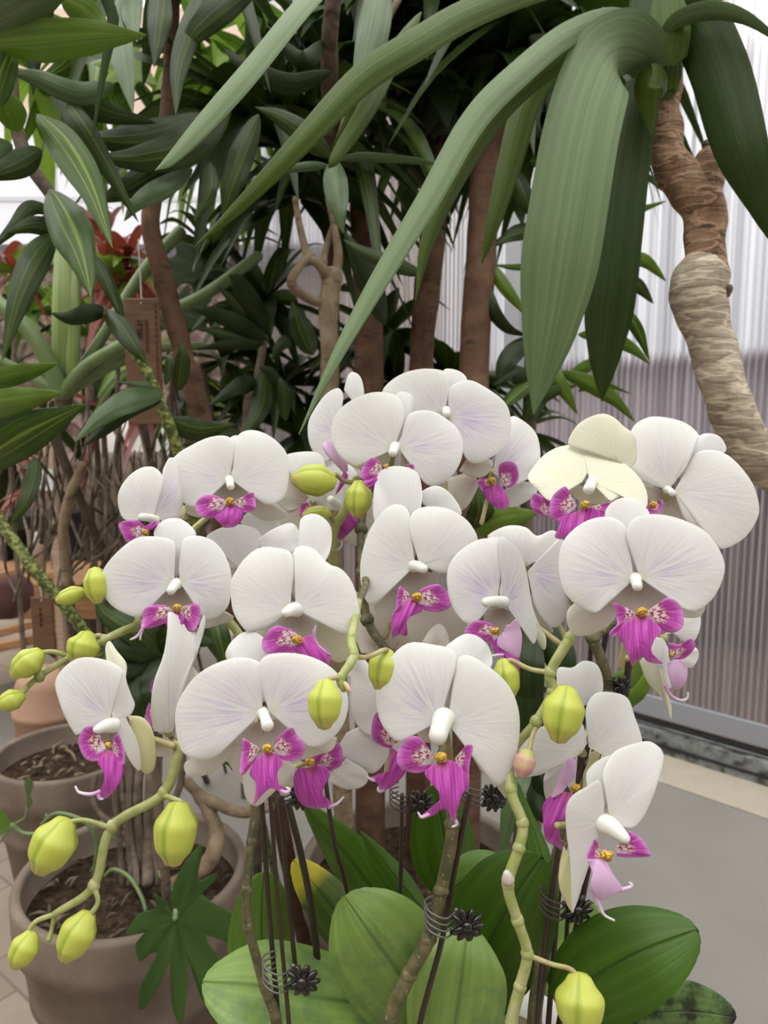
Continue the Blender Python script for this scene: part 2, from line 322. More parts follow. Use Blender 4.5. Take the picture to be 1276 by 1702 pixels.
# aluminium posts of the right wall (behind the trees)
def wall_hit(px):
    k = (px-638)/F*FW.y  # x/y slope approx
    k = (px-638)/F; t = (AL.x-k*AL.y)/(k*ad.y-ad.x); return AL+ad*t
for i, px in enumerate((858, 1420)):
    q = wall_hit(px); b = MB(); b.box(Vector((q.x, q.y, 2.15))-an*.03, (.07, .05, 4.1), 0, R3); struct(b.build('trim_%d' % (4+i), FRM, smooth=False))
b = MB(); b.box(mid-an*.03+Vector((0, 0, .98-.0)), (L, .03, .03), 0, R3)
# far end: stucco pillar and wall above the glazing
m = M('peach_stucco'); STU = m.fin(m.mix(m.noise(5, 3), (.58, .44, .36), (.66, .52, .43)), .85)
b = MB(); b.box((.08, 4.3, 2.1), (.62, .5, 4.2)); struct(b.build('wall_back', STU, smooth=False))
m = M('white_glazing'); tl = m.n('ShaderNodeBsdfTranslucent'); tl.inputs[0].default_value = (.93, .94, .98, 1); pf = m.n('ShaderNodeBsdfPrincipled'); pf.inputs['Base Color'].default_value = (.85, .85, .88, 1); pf.inputs['Roughness'].default_value = .4
tr = m.n('ShaderNodeBsdfTransparent')
x1 = m.n('ShaderNodeMixShader'); x1.inputs[0].default_value = .15; m.l(tl.outputs[0], x1.inputs[1]); m.l(pf.outputs[0], x1.inputs[2])
x2 = m.n('ShaderNodeMixShader'); x2.inputs[0].default_value = .35; m.l(x1.outputs[0], x2.inputs[1]); m.l(tr.outputs[0], x2.inputs[2]); m.l(x2.outputs[0], m.out.inputs[0]); GLZ = m.m
zt = W(200, 225, 6).z; zb = W(200, 425, 6).z; yb = 5.9
b = MB(); b.box((-3.2, yb, (zt+zb)/2), (6.2, .012, zt-zb)); struct(b.build('window_1', GLZ, smooth=False))
b = MB()
for k in range(9): b.box((-6.1+k*.72, yb-.03, (zt+zb)/2), (.03, .04, zt-zb))
for z in (zb+(zt-zb)*.35, zb+(zt-zb)*.62): b.box((-3.2, yb-.03, z), (6.2, .03, .035))
struct(b.build('trim_6', M('white_bars').fin((.55, .55, .58), .5), smooth=False))
b = MB(); b.box((-3.2, yb-.02, zb-.07), (6.2, .08, .15)); struct(b.build('trim_7', M('dark_beam').fin((.10, .10, .12), .5), smooth=False))
b = MB(); b.box((-3.2, yb+.05, zt+1), (6.2, .1, 2.0)); struct(b.build('wall_left', STU, smooth=False))
m = M('drab_render'); DRAB = m.fin(m.ramp(m.noise(9, 5, rough=.65), [(.35, (.05, .035, .028)), (.5, (.15, .10, .08)), (.62, (.30, .23, .19))]), .9)
b = MB(); b.box((-3.2, yb+.05, (zb-.14)/2), (6.2, .1, zb-.14)); struct(b.build('baseboard_back', DRAB, smooth=False))
m = M('whitened_roof_glass'); tl = m.n('ShaderNodeBsdfTranslucent'); tl.inputs[0].default_value = (.88, .88, .88, 1); tr = m.n('ShaderNodeBsdfTransparent'); tr.inputs[0].default_value = (.95, .95, .95, 1)
x1 = m.n('ShaderNodeMixShader'); x1.inputs[0].default_value = .35; m.l(tl.outputs[0], x1.inputs[1]); m.l(tr.outputs[0], x1.inputs[2]); m.l(x1.outputs[0], m.out.inputs[0])
b = MB(); b.box((-1.5, 2, 4.3), (10, 9, .01)); struct(b.build('ceiling', m.m, smooth=False))  # unseen greenhouse roof, added to make indoors dimmer than outdoors
b = MB(); b.box((-1.0, -2.6, 2.15), (11, .1, 4.3)); struct(b.build('wall_front', M('dull_render').fin((.30, .29, .26), .9), smooth=False))  # unseen greenhouse wall behind the camera, added to cut low sky light
b = MB(); b.box((-6.4, 1.7, 2.15), (.1, 8.5, 4.3)); struct(b.build('wall_side', M('dull_render_b').fin((.30, .29, .26), .9), smooth=False))  # unseen left wall of the greenhouse, added to block sideways light
# outdoors, seen through the fluted sheets
b = MB(); b.box(mid+an*3.2+Vector((0, 0, -.04)), (12, 6.2, .08), 0, R3)
m = M('bare_earth'); tag(b.build('ground_outside', m.fin(m.mix(m.noise(3, 4), (.11, .065, .045), (.19, .11, .08)), .9), smooth=False), 'brown bare earth outside behind the fluted wall', 'ground', kind='structure')
m = M('red_brick_blur'); BRK = m.fin(m.mix(m.noise(2.5, 3), (.13, .055, .03), (.19, .11, .07)), .9)
b = MB(); b.box(mid+an*1.5+Vector((0, 0, .42)), (9, .2, .84), 0, R3); b.box(mid+an*1.48+Vector((0, 0, .86)), (9, .28, .06), 0, R3)
tag(b.build('garden_wall', BRK, smooth=False), 'low reddish brown wall blurred behind the fluted sheet', 'wall')
m = M('mauve_render'); b = MB(); b.box(mid+an*4.6+Vector((0, 0, .85)), (14, .2, 1.7), 0, R3); b.box(mid+an*4.5+Vector((0, 0, 1.72)), (14, .4, .05), 0, R3)
tag(b.build('outbuilding', m.fin((.33, .25, .27), .8), smooth=False), 'pale mauve low building blurred behind the fluted wall', 'building')

# ------------------------------------------------------------------ pots with soil
def pot(px, py, d, R, zr, name, label, mat, group=None, soil=SOIL, prof=None, feet=0):
    c = W(px, py, d); c = Vector((c.x, c.y, 0)); t = thing(name, c, label, 'pot', group)
    h = zr; b = MB()
    b.lathe(c, prof or [(R*.02, .004), (R*.66, 0), (R*.70, .01), (R*.86, h*.55), (R*.895, h*.56), (R*.895, h*.60), (R*.93, h*.78), (R*.99, h*.80), (R*1.0, h*.86), (R*1.0, h*.985), (R*.985, h), (R*.92, h), (R*.905, h*.985), (R*.90, h*.84), (R*.60, h*.80)], 64)
    b.build('body', mat, t)
    if soil:
        b = MB(); rows = []; us = []
        for i in range(13):
            r = R*.905*(i/12)
            rows.append([c+Vector((r*math.cos(a), r*math.sin(a), h*.87+.018*noise.noise(Vector((r*math.cos(a)*22, r*math.sin(a)*22, px)))*(1 if i < 12 else 0))) for a in [2*math.pi*k/40 for k in range(40)]]); us.append([(0, 0)]*40)
        b.grid(rows, us, 0, True); b.build('soil', soil, t)
    return t, c
def pot_at(px, py, halfw, zr, *a, **k):         # rim centre seen at (px, py), rim half width in pixels
    v = Vector(((px-638)/F, 0, 0)) + FW - UP*((py-851)/F); d = (zr-CZ)/v.z
    return pot(px, py, d, halfw*d/F, zr, *a, **k) + (d,)
POT_A = pot_at(112, 1246, 118, .42, 'planter', 'wide grey clay planter of bare soil beside the terracotta jar', POT, 'grey clay planters')
POT_B = pot_at(222, 1442, 186, .44, 'planter', 'large grey clay planter in front at lower left with leafy grey stems', POT, 'grey clay planters')
POT_C = pot_at(690, 1425, 190, .40, 'planter', 'clay planter holding the tall brown trunks behind the orchids', POT, 'grey clay planters')
print('POTS', [(tuple(round(v, 2) for v in p[1]), round(p[2], 2)) for p in (POT_A, POT_B, POT_C)])
# dry litter on the soil of the bare planter
for P_, zr, n_, nm, lab in ((POT_A, .42, 60, 'dry_leaf_litter', 'dry brown leaf litter strewn on soil of the bare planter'), (POT_B, .44, 70, 'bark_litter', 'dark bark chips and litter around the grey stems')):
    b = MB(); c = P_[1]; R = .105 if P_ is POT_A else .2
    R = P_[2]*(118 if P_ is POT_A else 186)/F*.8
    for k in range(n_):
        a = RND.uniform(0, 6.28); r = R*math.sqrt(RND.random()); l_ = RND.uniform(.012, .04)
        q = c+Vector((r*math.cos(a), r*math.sin(a), zr*.87+.012)); e = Vector((RND.uniform(-1, 1), RND.uniform(-1, 1), RND.uniform(-.1, .3))).normalized()
        b.tube([q, q+e*l_*.5+Vector((0, 0, .004)), q+e*l_], [.0015, .0035, .001], 6, n=5)
    tag(b.build(nm, BK_LIGHT if P_ is POT_A else BK_TWIG), lab, 'litter', kind='stuff')
# terracotta jar behind the bare planter
v = Vector(((88-638)/F, 0, 0)) + FW - UP*((1210-851)/F); d = 2.1; c = W(86, 1215, 2.33); c.z = 0
b = MB(); b.lathe(c, [(.01, 0), (.085, 0), (.10, .06), (.104, .34), (.11, .345), (.11, .36), (.10, .37), (.098, .44), (.085, .47), (.05, .485), (.005, .49)], 40)
tag(b.build('terracotta_jar', TERRA), 'squat pinkish terracotta jar standing behind the bare planter', 'jar')
# ------------------------------------------------------------------ slatted chair with maroon cushion, seen at the left edge
D = 2.5
ch = thing('wooden_armchair', G(-40, 1190, 0) if False else Vector((W(20, 1000, D).x, W(20, 1000, D).y, 0)), 'wooden slatted armchair with maroon cushion at left edge', 'chair')
def bar(parent, name, p, q, w, h, mat):
    p = Vector(p); q = Vector(q); t = (q-p); l_ = t.length; t.normalize(); s_ = t.cross(Vector((0, 0, 1))); s_ = s_.normalized() if s_.length > .1 else Vector((1, 0, 0)); u_ = s_.cross(t)
    b = MB(); b.box((p+q)/2, (l_, w, h), 0, Matrix((t, s_, u_)).transposed()); o = b.build(name, mat, parent, smooth=False)
    bv = o.modifiers.new('b', 'BEVEL'); bv.width = .003; return o
p = W(98, 980, D); bar(ch, 'leg', (p.x, p.y, 0), (p.x, p.y, W(98, 985, D).z+.03), .035, .04, FURN)
p2 = W(-160, 980, D); bar(ch, 'leg', (p2.x, p2.y, 0), (p2.x, p2.y, .9), .035, .04, FURN)
bar(ch, 'arm_rail', W(-170, 985, D), W(58, 945, D+.05), .03, .022, FURN)
bar(ch, 'arm_rail', W(80, 1080, D), W(80, 960, D), .03, .03, FURN)
bar(ch, 'seat_rail', W(-170, 1100, D), W(60, 1035, D+.02), .03, .026, FURN)
bar(ch, 'stretcher', W(-170, 1115, D-.05), W(100, 1052, D-.03), .03, .03, FURN)
m = M('maroon_fabric'); MAR = m.fin(m.mix(m.noise(20, 4), (.085, .035, .035), (.15, .07, .065)), .85)
b = MB(); c1 = W(-50, 985, D+.15); b.tube([c1+Vector((-.3, 0, 0)), c1+Vector((-.1, 0, 0)), c1+Vector((.16, .0, -.01))], [.10, .105, .085], 20, n=12); b.build('cushion', MAR, ch)
# ------------------------------------------------------------------ low work table with things on it (left, behind the twigs)
D = 3.2; tb = W(110, 955, D); tt = thing('work_table', Vector((tb.x, tb.y, 0)), 'low wooden work table behind the bare twigs', 'table')
ztop = W(110, 950, D).z
b = MB(); b.box((tb.x-.1, tb.y, ztop-.02), (1.1, .5, .04)); b.box((tb.x-.1, tb.y-.24, ztop-.09), (1.05, .03, .10)); b.build('tabletop', FURN, tt, smooth=False)
for sx_ in (-.6, .4):
    for sy_ in (-.2, .2): b = MB(); b.box((tb.x+sx_, tb.y+sy_, (ztop-.04)/2), (.05, .05, ztop-.04)); b.build('leg', FURN, tt, smooth=False)
WHT = M('white_plastic').fin((.75, .72, .66), .5)
def bottle(px, py, d, w, h, label, body, cap):
    c = W(px, py, d); t = thing('bottle', c, label, 'bottle'); b = MB()
    b.lathe(c, [(.002, 0), (w, 0), (w, h*.6), (w*.5, h*.8), (w*.42, h*.82)], 24); b.build('body', body, t)
    b = MB(); b.lathe(c, [(w*.5, h*.8), (w*.5, h), (.001, h*1.01)], 20); b.build('cap', cap, t)
c = W(62, 905, D); bottle(62, 948, D-.1, .035, .16, 'beige bottle with white cap on the work table', M('beige_plastic').fin((.45, .35, .26), .5), WHT)
bottle(96, 945, D-.05, .025, .18, 'small bottle with orange red top on the work table', WHT, M('orange_plastic').fin((.75, .16, .06), .5))
c = W(68, 860, D+.3); b = MB(); b.box((c.x, c.y, c.z-.015), (.30, .25, .05)); b.box((c.x, c.y, c.z+.018), (.34, .28, .012))
for s1 in (-.13, .13): b.box((c.x+s1, c.y, (c.z-.04+ztop)/2), (.02, .2, c.z-.04-ztop+.002))
tag(b.build('black_tray', M('black_tray').fin((.015, .016, .02), .3), smooth=False), 'black tray rack raised above the work table', 'tray')
# leaning board with paper label
def board(px0, py0, px1, py1, d, label, name='wooden_board'):
    a = W(px0, py0, d); e = W(px1, py1, d); t = thing(name, Vector(((a.x+e.x)/2, a.y, e.z)), label, 'board')
    b = MB(); cx = (a.x+e.x)/2; b.box((cx, a.y, (a.z+e.z)/2), (abs(e.x-a.x), .012, abs(a.z-e.z))); b.build('panel', PLY, t, smooth=False); return t, a.y
t, y_ = board(72, 728, 97, 815, 2.2, 'narrow upright wooden board with white paper label, left of the twigs')
q = W(74, 798, 2.185); b = MB(); b.box(q, (.048, .002, .062)); b.build('paper_label', M('paper').fin((.72, .74, .74), .6), t, smooth=False)
b = MB()
for i in range(4):
    for j in range(3): b.box(q+Vector((-.011+j*.009, -.002, .014-i*.009)), (.006, .001, .004))
b.build('print', M('grey_print').fin((.25, .27, .3), .7), t, smooth=False)
b = MB(); zz = W(85, 728, 2.2); zq = W(84, 813, 2.2); b.box((zq.x, zq.y+.02, zq.z/2), (.02, .02, zq.z)); b.build('post', PLY, t, smooth=False)
# pale sacks far behind the twigs
SACK = M('white_sack'); SACKM = SACK.fin(SACK.mix(SACK.noise(9, 4), (.42, .38, .34), (.62, .60, .58)), .8)
for i, (px, py, d, r, h, lb) in enumerate(((225, 760, 4.8, .26, .5, 'pale white sack standing behind the twigs'), (265, 715, 5.3, .16, .4, 'bluish white bag behind the hanging wooden tag'))):
    c = W(px, py, d); b = MB()
    b.lathe((c.x, c.y, 0), [(.01, 0), (r, .02), (r*1.08, c.z*.5), (r*1.0, c.z+h*.3), (r*.7, c.z+h*.45), (r*.3, c.z+h*.5), (.01, c.z+h*.5)], 28)
    tag(b.build('sack', SACKM), lb, 'sack')
m = M('brown_bin'); BIN = m.fin(m.ramp(m.noise(14, 5), [(.35, (.04, .028, .02)), (.65, (.22, .165, .12))]), .9)
c = W(178, 860, 4.1); b = MB(); b.lathe((c.x, c.y, 0), [(.01, 0), (.34, 0), (.36, c.z+.25), (.33, c.z+.35), (.01, c.z+.36)], 30); tag(b.build('wicker_bin', BIN), 'round brown woven bin standing behind the bare twigs', 'bin')
# ------------------------------------------------------------------ hanging wooden tags
def glyph(b, c, w, h, ex, ez, ny, mi):
    for k in range(5):
        z = (-.5+k/4.0)*h
        if k % 2 == 0 or RND.random() < .5: b.box(c+ez*z, (w*RND.uniform(.6, 1), .0006, h*.10), mi)
    for xx in (-.35, 0, .35):
        if RND.random() < .8: b.box(c+ex*(xx*w)+ez*(RND.uniform(-.1, .1)*h), (w*.12, .0006, h*RND.uniform(.5, .95)), mi)
def wtag(px0, py0, px1, py1, d, sx_, sy_, label, glyphs, reds):
    a = W(px0, py0, d); e = W(px1, py1, d); cx = (a.x+e.x)/2; cz = (a.z+e.z)/2; w = abs(e.x-a.x); h = a.z-e.z
    t = thing('wooden_tag', Vector((cx, a.y, e.z)), label, 'tag', 'hanging wooden tags')
    b = MB(); b.box((cx, a.y, cz), (w, .006, h)); o = b.build('plate', TAGW, t, smooth=False); bv = o.modifiers.new('b', 'BEVEL'); bv.width = .0015
    b = MB(); s0 = W(sx_, sy_, d); b.tube([Vector((cx, a.y-.004, a.z-.008)), Vector((cx, a.y, a.z+.004)), s0], .0011, 6); b.build('string', STRG, t)
    b = MB()
    for (gx, gy, gw, mi) in glyphs+reds:
        c = W(gx, gy, d); c.y = a.y-.0034; glyph(b, c, gw*d/F, gw*d/F*1.05, Vector((1, 0, 0)), Vector((0, 0, 1)), 0, mi)
    b.build('lettering', [INK, INKR], t, smooth=False)
wtag(205, 496, 265, 706, 1.12, 230, 398, 'dark wooden tag with black characters hanging on string below the croton',
     [(231, 540, 13, 0), (231, 556, 12, 0)], [(243, 536+9*k, 7, 1) for k in range(6)]+[(259, 508+10*k, 5, 1) for k in range(13)])
wtag(51, 992, 88, 1082, 1.5, 62, 962, 'plain grey wooden tag hanging in front of the slatted chair', [(67, 1013+9*k, 5, 0) for k in range(4)], [])
# ------------------------------------------------------------------ orchids
def fan(b, crop, D, pts, dz=0.0, tip=0.0, bow=.10, curl=.04, ruf=.018, tx=0.0, ty=0.0, mi=0, n=44, nr=12, smooth=True, ph=0.0, mid=None):
    """petal: pts[0] is where it joins the flower, the rest run round its edge; its own depth, bowl and rim"""
    ox, oy, s = crop; P = [Vector((ox+x/s, oy+y/s, 0)) for x, y in pts]
    base = P[0]; O = crs(P[1:], n) if smooth else P[1:]
    if not smooth: n = len(O)
    cen = sum(O, Vector())/n; Lc = (cen-base).length*1.6; k = D/F; size = Lc*k
    L0 = [(o-base).length for o in O]; mx = max(L0)
    rows = []; uvs = []
    if mid:                                     # lobes with forked tips: rings grow from the middle of the lobe
        ctr = sum(P, Vector())/len(P); ctr = ctr.lerp(Vector((ox+mid[0]/s, oy+mid[1]/s, 0)), 1.0) if mid is not True else ctr
        O = crs([base]+P[1:]+[base], n); ax = (ctr-base).normalized(); wid = max(abs((o-base).x*ax.y-(o-base).y*ax.x) for o in O); mx = max((o-base).length for o in O)
        for i in range(nr+1):
            v = i/nr; r = []; u_ = []
            for o in O:
                p = ctr.lerp(o, max(v, .001)); q = p-base; rel = q.length/mx; sj = .5+.5*(q.x*ax.y-q.y*ax.x)/wid
                d = dz + tip*rel - bow*size*math.sin(math.pi*rel*.85) + curl*size*rel**5 + .22*size*(2*sj-1)**2 + .012*size*math.sin(sj*26+ph) + ruf*size*math.sin(sj*14+rel*9)*rel
                r.append(W(p.x, p.y, D+d)); u_.append((sj, rel))
            rows.append(r); uvs.append(u_)
        b.grid(rows, uvs, mi); return
    for i in range(nr+1):
        v = (i/nr)**.9; r = []; u_ = []
        for j, o in enumerate(O):
            p = base.lerp(o, max(v, .001)); rel = v*L0[j]/mx; sj = j/(n-1)
            d = dz + tip*rel + tx*(p.x-base.x)*k + ty*(p.y-base.y)*k
            d += -bow*size*math.sin(math.pi*min(1, rel)*.85) + curl*size*v**5
            d += ruf*size*math.sin(sj*math.pi*2*3+ph)*v**3 + .006*size*math.sin(sj*37+ph)*v**6
            d += .05*size*(2*sj-1)**2*v*(1-v)*2 + .013*size*math.sin(sj*8.5+ph*2)*v
            r.append(W(p.x, p.y, D+d)); u_.append((sj, v))
        rows.append(r); uvs.append(u_)
    b.grid(rows, uvs, mi)
C1 = (160, 680, 3.19); C2 = (480, 600, 2.9); C3 = (860, 670, 3.067); C4 = (560, 800, 3.19); C5 = (80, 1030, 3.19); C6 = (380, 1030, 2.552); C7 = (800, 1050, 3.19); CA = (0, 0, 1)
KIND = {  # default depth and shape of each organ
 'ds': ('dorsal_sepal', dict(dz=.006, tip=.006, bow=.06)), 'ls': ('lateral_sepal', dict(dz=.013, tip=.004, bow=.05)), 'rs': ('lateral_sepal', dict(dz=.0135, tip=.004, bow=.05)), 'xs': ('lateral_sepal', dict(dz=.010, tip=.002, bow=.05)),
 'pl': ('petal', dict(dz=0.0, tip=.002, bow=.10)), 'pr': ('petal', dict(dz=-.0006, tip=.003, bow=.10))}
def flower(plant, crop, D, organs, cal=None, col=None, tend=(), mats={}, depth={}, ped=None, label=None, tilt={}, nomid=()):
    ox, oy, s = crop; k = D/F; allp = []
    Q = lambda x, y, d: W(ox+x/s, oy+y/s, d)
    c0 = col[0] if col else (organs.get('pl') or organs.get('pr') or list(organs.values())[0])[0]
    b = MB()                                     # receptacle and pedicel: the flower's own body
    e = Q(c0[0], c0[1], D+.010)
    if ped: b.tube([Q(c0[0], c0[1], D+.006), e, W(ped[0]*.5+(ox+c0[0]/s)*.5, ped[1]*.5+(oy+c0[1]/s)*.5, D+.03), W(*ped)], [.0032, .0026, .002, .0022], 8)
    else: b.tube([Q(c0[0], c0[1], D+.006), e, Q(c0[0]+10, c0[1]+60, D+.028)], [.0032, .0026, .002], 8)
    fo = b.build('flower', STEM_B, plant)
    if label: fo['label'] = label
    for key in organs:
        kk = 'xs' if key == 'xt' else key[:2]
        if kk in KIND:
            nm, opt = KIND[kk]; opt = dict(opt); opt['ph'] = RND.uniform(0, 6)
            if key in depth: opt['dz'] = depth[key]
            if key in tilt: opt['tx'], opt['ty'] = tilt[key]
            elif kk == 'pl': opt['tx'], opt['ty'] = -.10, -.05
            elif kk == 'pr': opt['tx'], opt['ty'] = .10, -.05
            elif kk in ('ls', 'rs', 'xs'): opt['ty'] = .08
            b = MB(); fan(b, crop, D, organs[key], **opt)
            mt = mats.get(key) or (PETAL if kk in ('pl', 'pr') else SEPAL if kk in ('ls', 'rs', 'xs') else SEPAL_W)
            b.build(nm, mt, fo, solid=.0007)
    b = MB(); has = False
    for key, mi in (('sl', 0), ('sr', 0), ('ml', 1), ('ql', 2)):
        for kx in [q for q in organs if q[:2] == key]:
            has = True
            opt = dict(sl=dict(dz=-.010, tip=-.005, bow=-.10, tx=-.1), sr=dict(dz=-.010, tip=-.005, bow=-.10, tx=.1), ml=dict(dz=-.013, tip=-.004, bow=.16, curl=.1), ql=dict(dz=-.0155, tip=-.002, bow=.15))[key]
            opt = dict(opt); opt['ruf'] = .03; opt['dz'] = depth.get(kx, opt['dz'])
            fan(b, crop, D, organs[kx], mi=mi, n=96 if mi else 60, nr=9, mid=True if key == 'ml' and not kx in nomid else None, **opt)
    for t in tend:
        b.tube([Q(x, y, D-.017) for x, y in t], [.0010, .0007, .0003], 6, mi=3)
    if has or tend:
        lip = b.build('lip', [LIP_S, LIP_M, LIP_P, TEND], fo, solid=.0006); 
    if cal:
        x, y, r = cal; b = MB(); r = r/s*k*.85
        for q in range(7):
            a = q*.9; c = Q(x, y, D-.0165)+Vector((math.cos(a)*r*.5, -r*.2*math.sin(q), math.sin(a)*r*.42)) if q else Q(x, y, D-.0175)
            b.tube([c-Vector((0, r*.3, 0)), c, c+Vector((0, r*.4, 0))], [r*.34, r*.5, r*.4], 8, n=5)
        b.build('callus', CALL, fo)
    if col:
        (x1_, y1_), (x2_, y2_), r1, r2 = col; b = MB(); r1 = r1/s*k; r2 = r2/s*k
        p = Q(x1_, y1_, D+.001); q = Q(x2_, y2_, D-.012)
        b.tube([p, p.lerp(q, .45)+Vector((0, 0, r1*.15)), q], [r1, r1*.82, r2*.95], 14, n=14)
        b.build('column', COLM, fo)
    return fo
orch = lambda px, lab: thing('potted_orchid', W(px, 1700, .62)-Vector((0, 0, .06)), lab, 'orchid', 'white and magenta moth orchids')
PA = orch(470, 'left white moth orchid whose drooping yellow bud spikes hang over the clay planters')
PB = orch(690, 'middle white moth orchid on the thick brown leaning stem with broad light green leaves')
PC = orch(930, 'right white moth orchid with the big bloom by the fluted wall and zigzag bud spike')

# ---- flowers of the left plant
flower(PA, C1, .52, dict(
 ds=[(425,900),(395,850),(370,750),(310,680),(320,620),(380,582),(450,585),(510,630),(528,675),(480,760),(455,850)],
 ls=[(400,955),(330,950),(280,1010),(235,1050),(225,1100),(300,1090),(370,1040)],
 rs=[(460,955),(520,950),(560,1010),(590,1090),(640,1120),(722,1095),(715,1120),(640,1145),(570,1160),(520,1110),(480,1020)],
 pl=[(410,925),(395,860),(412,780),(410,700),(300,675),(200,690),(100,770),(40,850),(30,920),(50,1000),(110,1060),(200,1100),(240,1095),(250,1040),(300,980),(370,945)],
 pr=[(445,920),(440,850),(450,740),(470,685),(540,672),(620,700),(680,770),(712,860),(715,950),(700,1040),(650,1095),(590,1118),(555,1090),(545,1010),(510,960),(480,935)],
 sl=[(400,1060),(370,1040),(300,1040),(255,1060),(245,1120),(240,1160),(300,1158),(370,1130),(400,1085)],
 sr=[(450,1050),(500,1035),(545,1040),(548,1110),(520,1175),(470,1160),(440,1110)],
 xs=[(430,950),(340,950),(265,1040),(400,1080),(545,1060),(540,965)],
 ml=[(425,1065),(390,1080),(365,1120),(400,1180),(450,1170),(470,1110)]),
 cal=(430,1055,32), col=((428,925),(395,965),32,24), tend=[[(250,1150),(237,1190),(233,1222)],[(243,1170),(215,1205),(182,1222)]], mats=dict(pl=PETAL_L, pr=PETAL_L), ped=(330,1060,.56))
flower(PA, C1, .56, dict(
 ds=[(715,370),(680,300),(690,180),(740,140),(790,180),(760,300)],
 ls=[(690,395),(610,385),(560,420),(480,500),(466,540),(530,572),(620,560),(680,500)],
 rs=[(740,395),(820,390),(880,470),(960,510),(1010,570),(900,590),(800,540),(740,480)],
 pl=[(700,375),(718,300),(730,240),(732,180),(690,143),(600,150),(500,195),(430,240),(385,300),(400,400),(430,460),(470,500),(530,520),(580,490),(600,430),(650,392)],
 pr=[(725,380),(712,340),(740,280),(735,170),(780,120),(850,115),(930,150),(1000,220),(1020,300),(1015,400),(990,470),(930,505),(885,500),(865,450),(820,400),(775,383)],
 sl=[(690,490),(650,462),(580,455),(540,480),(525,520),(545,565),(600,580),(650,570),(680,530)],
 sr=[(730,490),(780,475),(820,445),(835,450),(845,500),(840,530),(790,550),(750,530)],
 xs=[(712,395),(630,405),(590,460),(680,505),(760,505),(855,475),(810,400)],
 ml=[(710,500),(660,550),(630,575),(660,610),(680,628),(740,618),(780,570),(755,530)]),
 cal=(710,490,30), col=((705,375),(712,410),26,22), ped=(440,800,.60))
flower(PA, C1, .548, dict(
 pl=[(305,570),(305,500),(345,430),(352,360),(310,310),(240,312),(170,360),(120,440),(120,520),(150,585),(220,590),(270,578)],
 pr=[(315,560),(322,520),(350,450),(355,330),(385,262),(420,270),(455,350),(465,440),(455,520),(430,590),(380,610),(340,590)],
 rs=[(330,580),(400,560),(440,510),(468,515),(470,560),(450,595),(380,620)],
 sl=[(265,660),(260,620),(215,590),(150,592),(120,610),(130,650),(170,710),(215,700),(250,690)],
 ml=[(265,665),(290,640),(330,630),(335,600),(300,600),(262,625)]),
 cal=(262,655,24), col=((315,588),(240,572),26,22), mats=dict(rs=YEL, pr=PETAL_L), tilt=dict(pl=(-.3,0), pr=(.9,0)), ped=(300,900,.58))
flower(PA, C1, .575, dict(
 pl=[(760,850),(700,830),(690,760),(620,700),(585,675),(660,630),(760,612),(850,640),(880,700),(850,750),(790,800)],
 ds=[(880,740),(800,640),(765,590),(830,535),(900,535),(960,590),(980,640),(900,700)],
 pr=[(880,760),(860,690),(930,640),(1030,605),(1075,650),(1085,720),(1040,770),(980,760)],
 rs=[(760,850),(700,830),(690,900),(720,1000),(740,1020),(800,940)]), depth=dict(pr=-.012), mats=dict(pl=SEPAL_W, rs=SEPAL), ped=(430,960,.60))
flower(PA, C5, .46, dict(
 pl=[(330,520),(335,450),(365,350),(395,270),(310,215),(180,200),(90,250),(40,330),(60,430),(100,530),(150,610),(180,580),(240,560)],
 pr=[(345,540),(330,450),(350,360),(400,262),(415,330),(440,400),(458,450),(440,500),(415,525),(470,640),(492,760),(480,800),(440,760),(390,660)],
 ds=[(390,300),(310,215),(305,150),(325,115),(360,160),(412,230),(412,300)],
 rs=[(430,530),(420,510),(500,520),(550,580),(572,680),(565,780),(530,815),(490,790),(480,700),(460,630)],
 sl=[(290,650),(280,620),(240,590),(240,565),(190,575),(160,640),(185,720),(230,750),(290,740),(320,710)],
 sr=[(340,680),(340,640),(370,605),(400,680),(405,760),(380,770)],
 ml=[(320,690),(265,750),(300,820),(290,880),(262,940),(290,950),(330,930),(380,860),(400,790),(370,740),(345,700)]),
 cal=(318,665,24), col=((350,558),(255,583),42,22), tend=[[(275,910),(225,925),(165,915),(145,885)],[(268,930),(275,948),(290,950)]],
 mats=dict(pl=PETAL_L, rs=YEL, ds=CREAM, sr=LIP_P), tilt=dict(pl=(-.35,0), pr=(.8,0), rs=(.3,0), ds=(.2,-.1)), ped=(288,1240,.47), label='side-facing bloom with one pale yellow sepal')
flower(PA, C5, .50, dict(
 xs=[(650,620),(585,600),(620,480),(660,340),(700,320),(745,240),(785,270),(803,320),(730,420),(695,520),(680,610)],
 pl=[(640,600),(560,590),(545,480),(560,330),(610,190),(635,40),(640,-40),(700,-10),(740,60),(795,75),(780,180),(720,300),(680,480),(660,590)],
 ds=[(700,335),(670,300),(690,250),(745,190),(790,90),(822,-20),(833,20),(800,150),(765,240),(725,310)],
 rs=[(575,650),(560,630),(600,660),(645,685),(645,720),(575,725)],
 sl=[(560,480),(535,440),(518,500),(545,575),(562,560)],
 sr=[(562,360),(555,315),(543,345),(550,400)]), mats=dict(xs=SEPAL, pl=PETAL), tilt=dict(pl=(.5,0)), depth=dict(sl=.004, sr=.004), ped=(293,1238,.48), label='bloom seen edge on from behind')
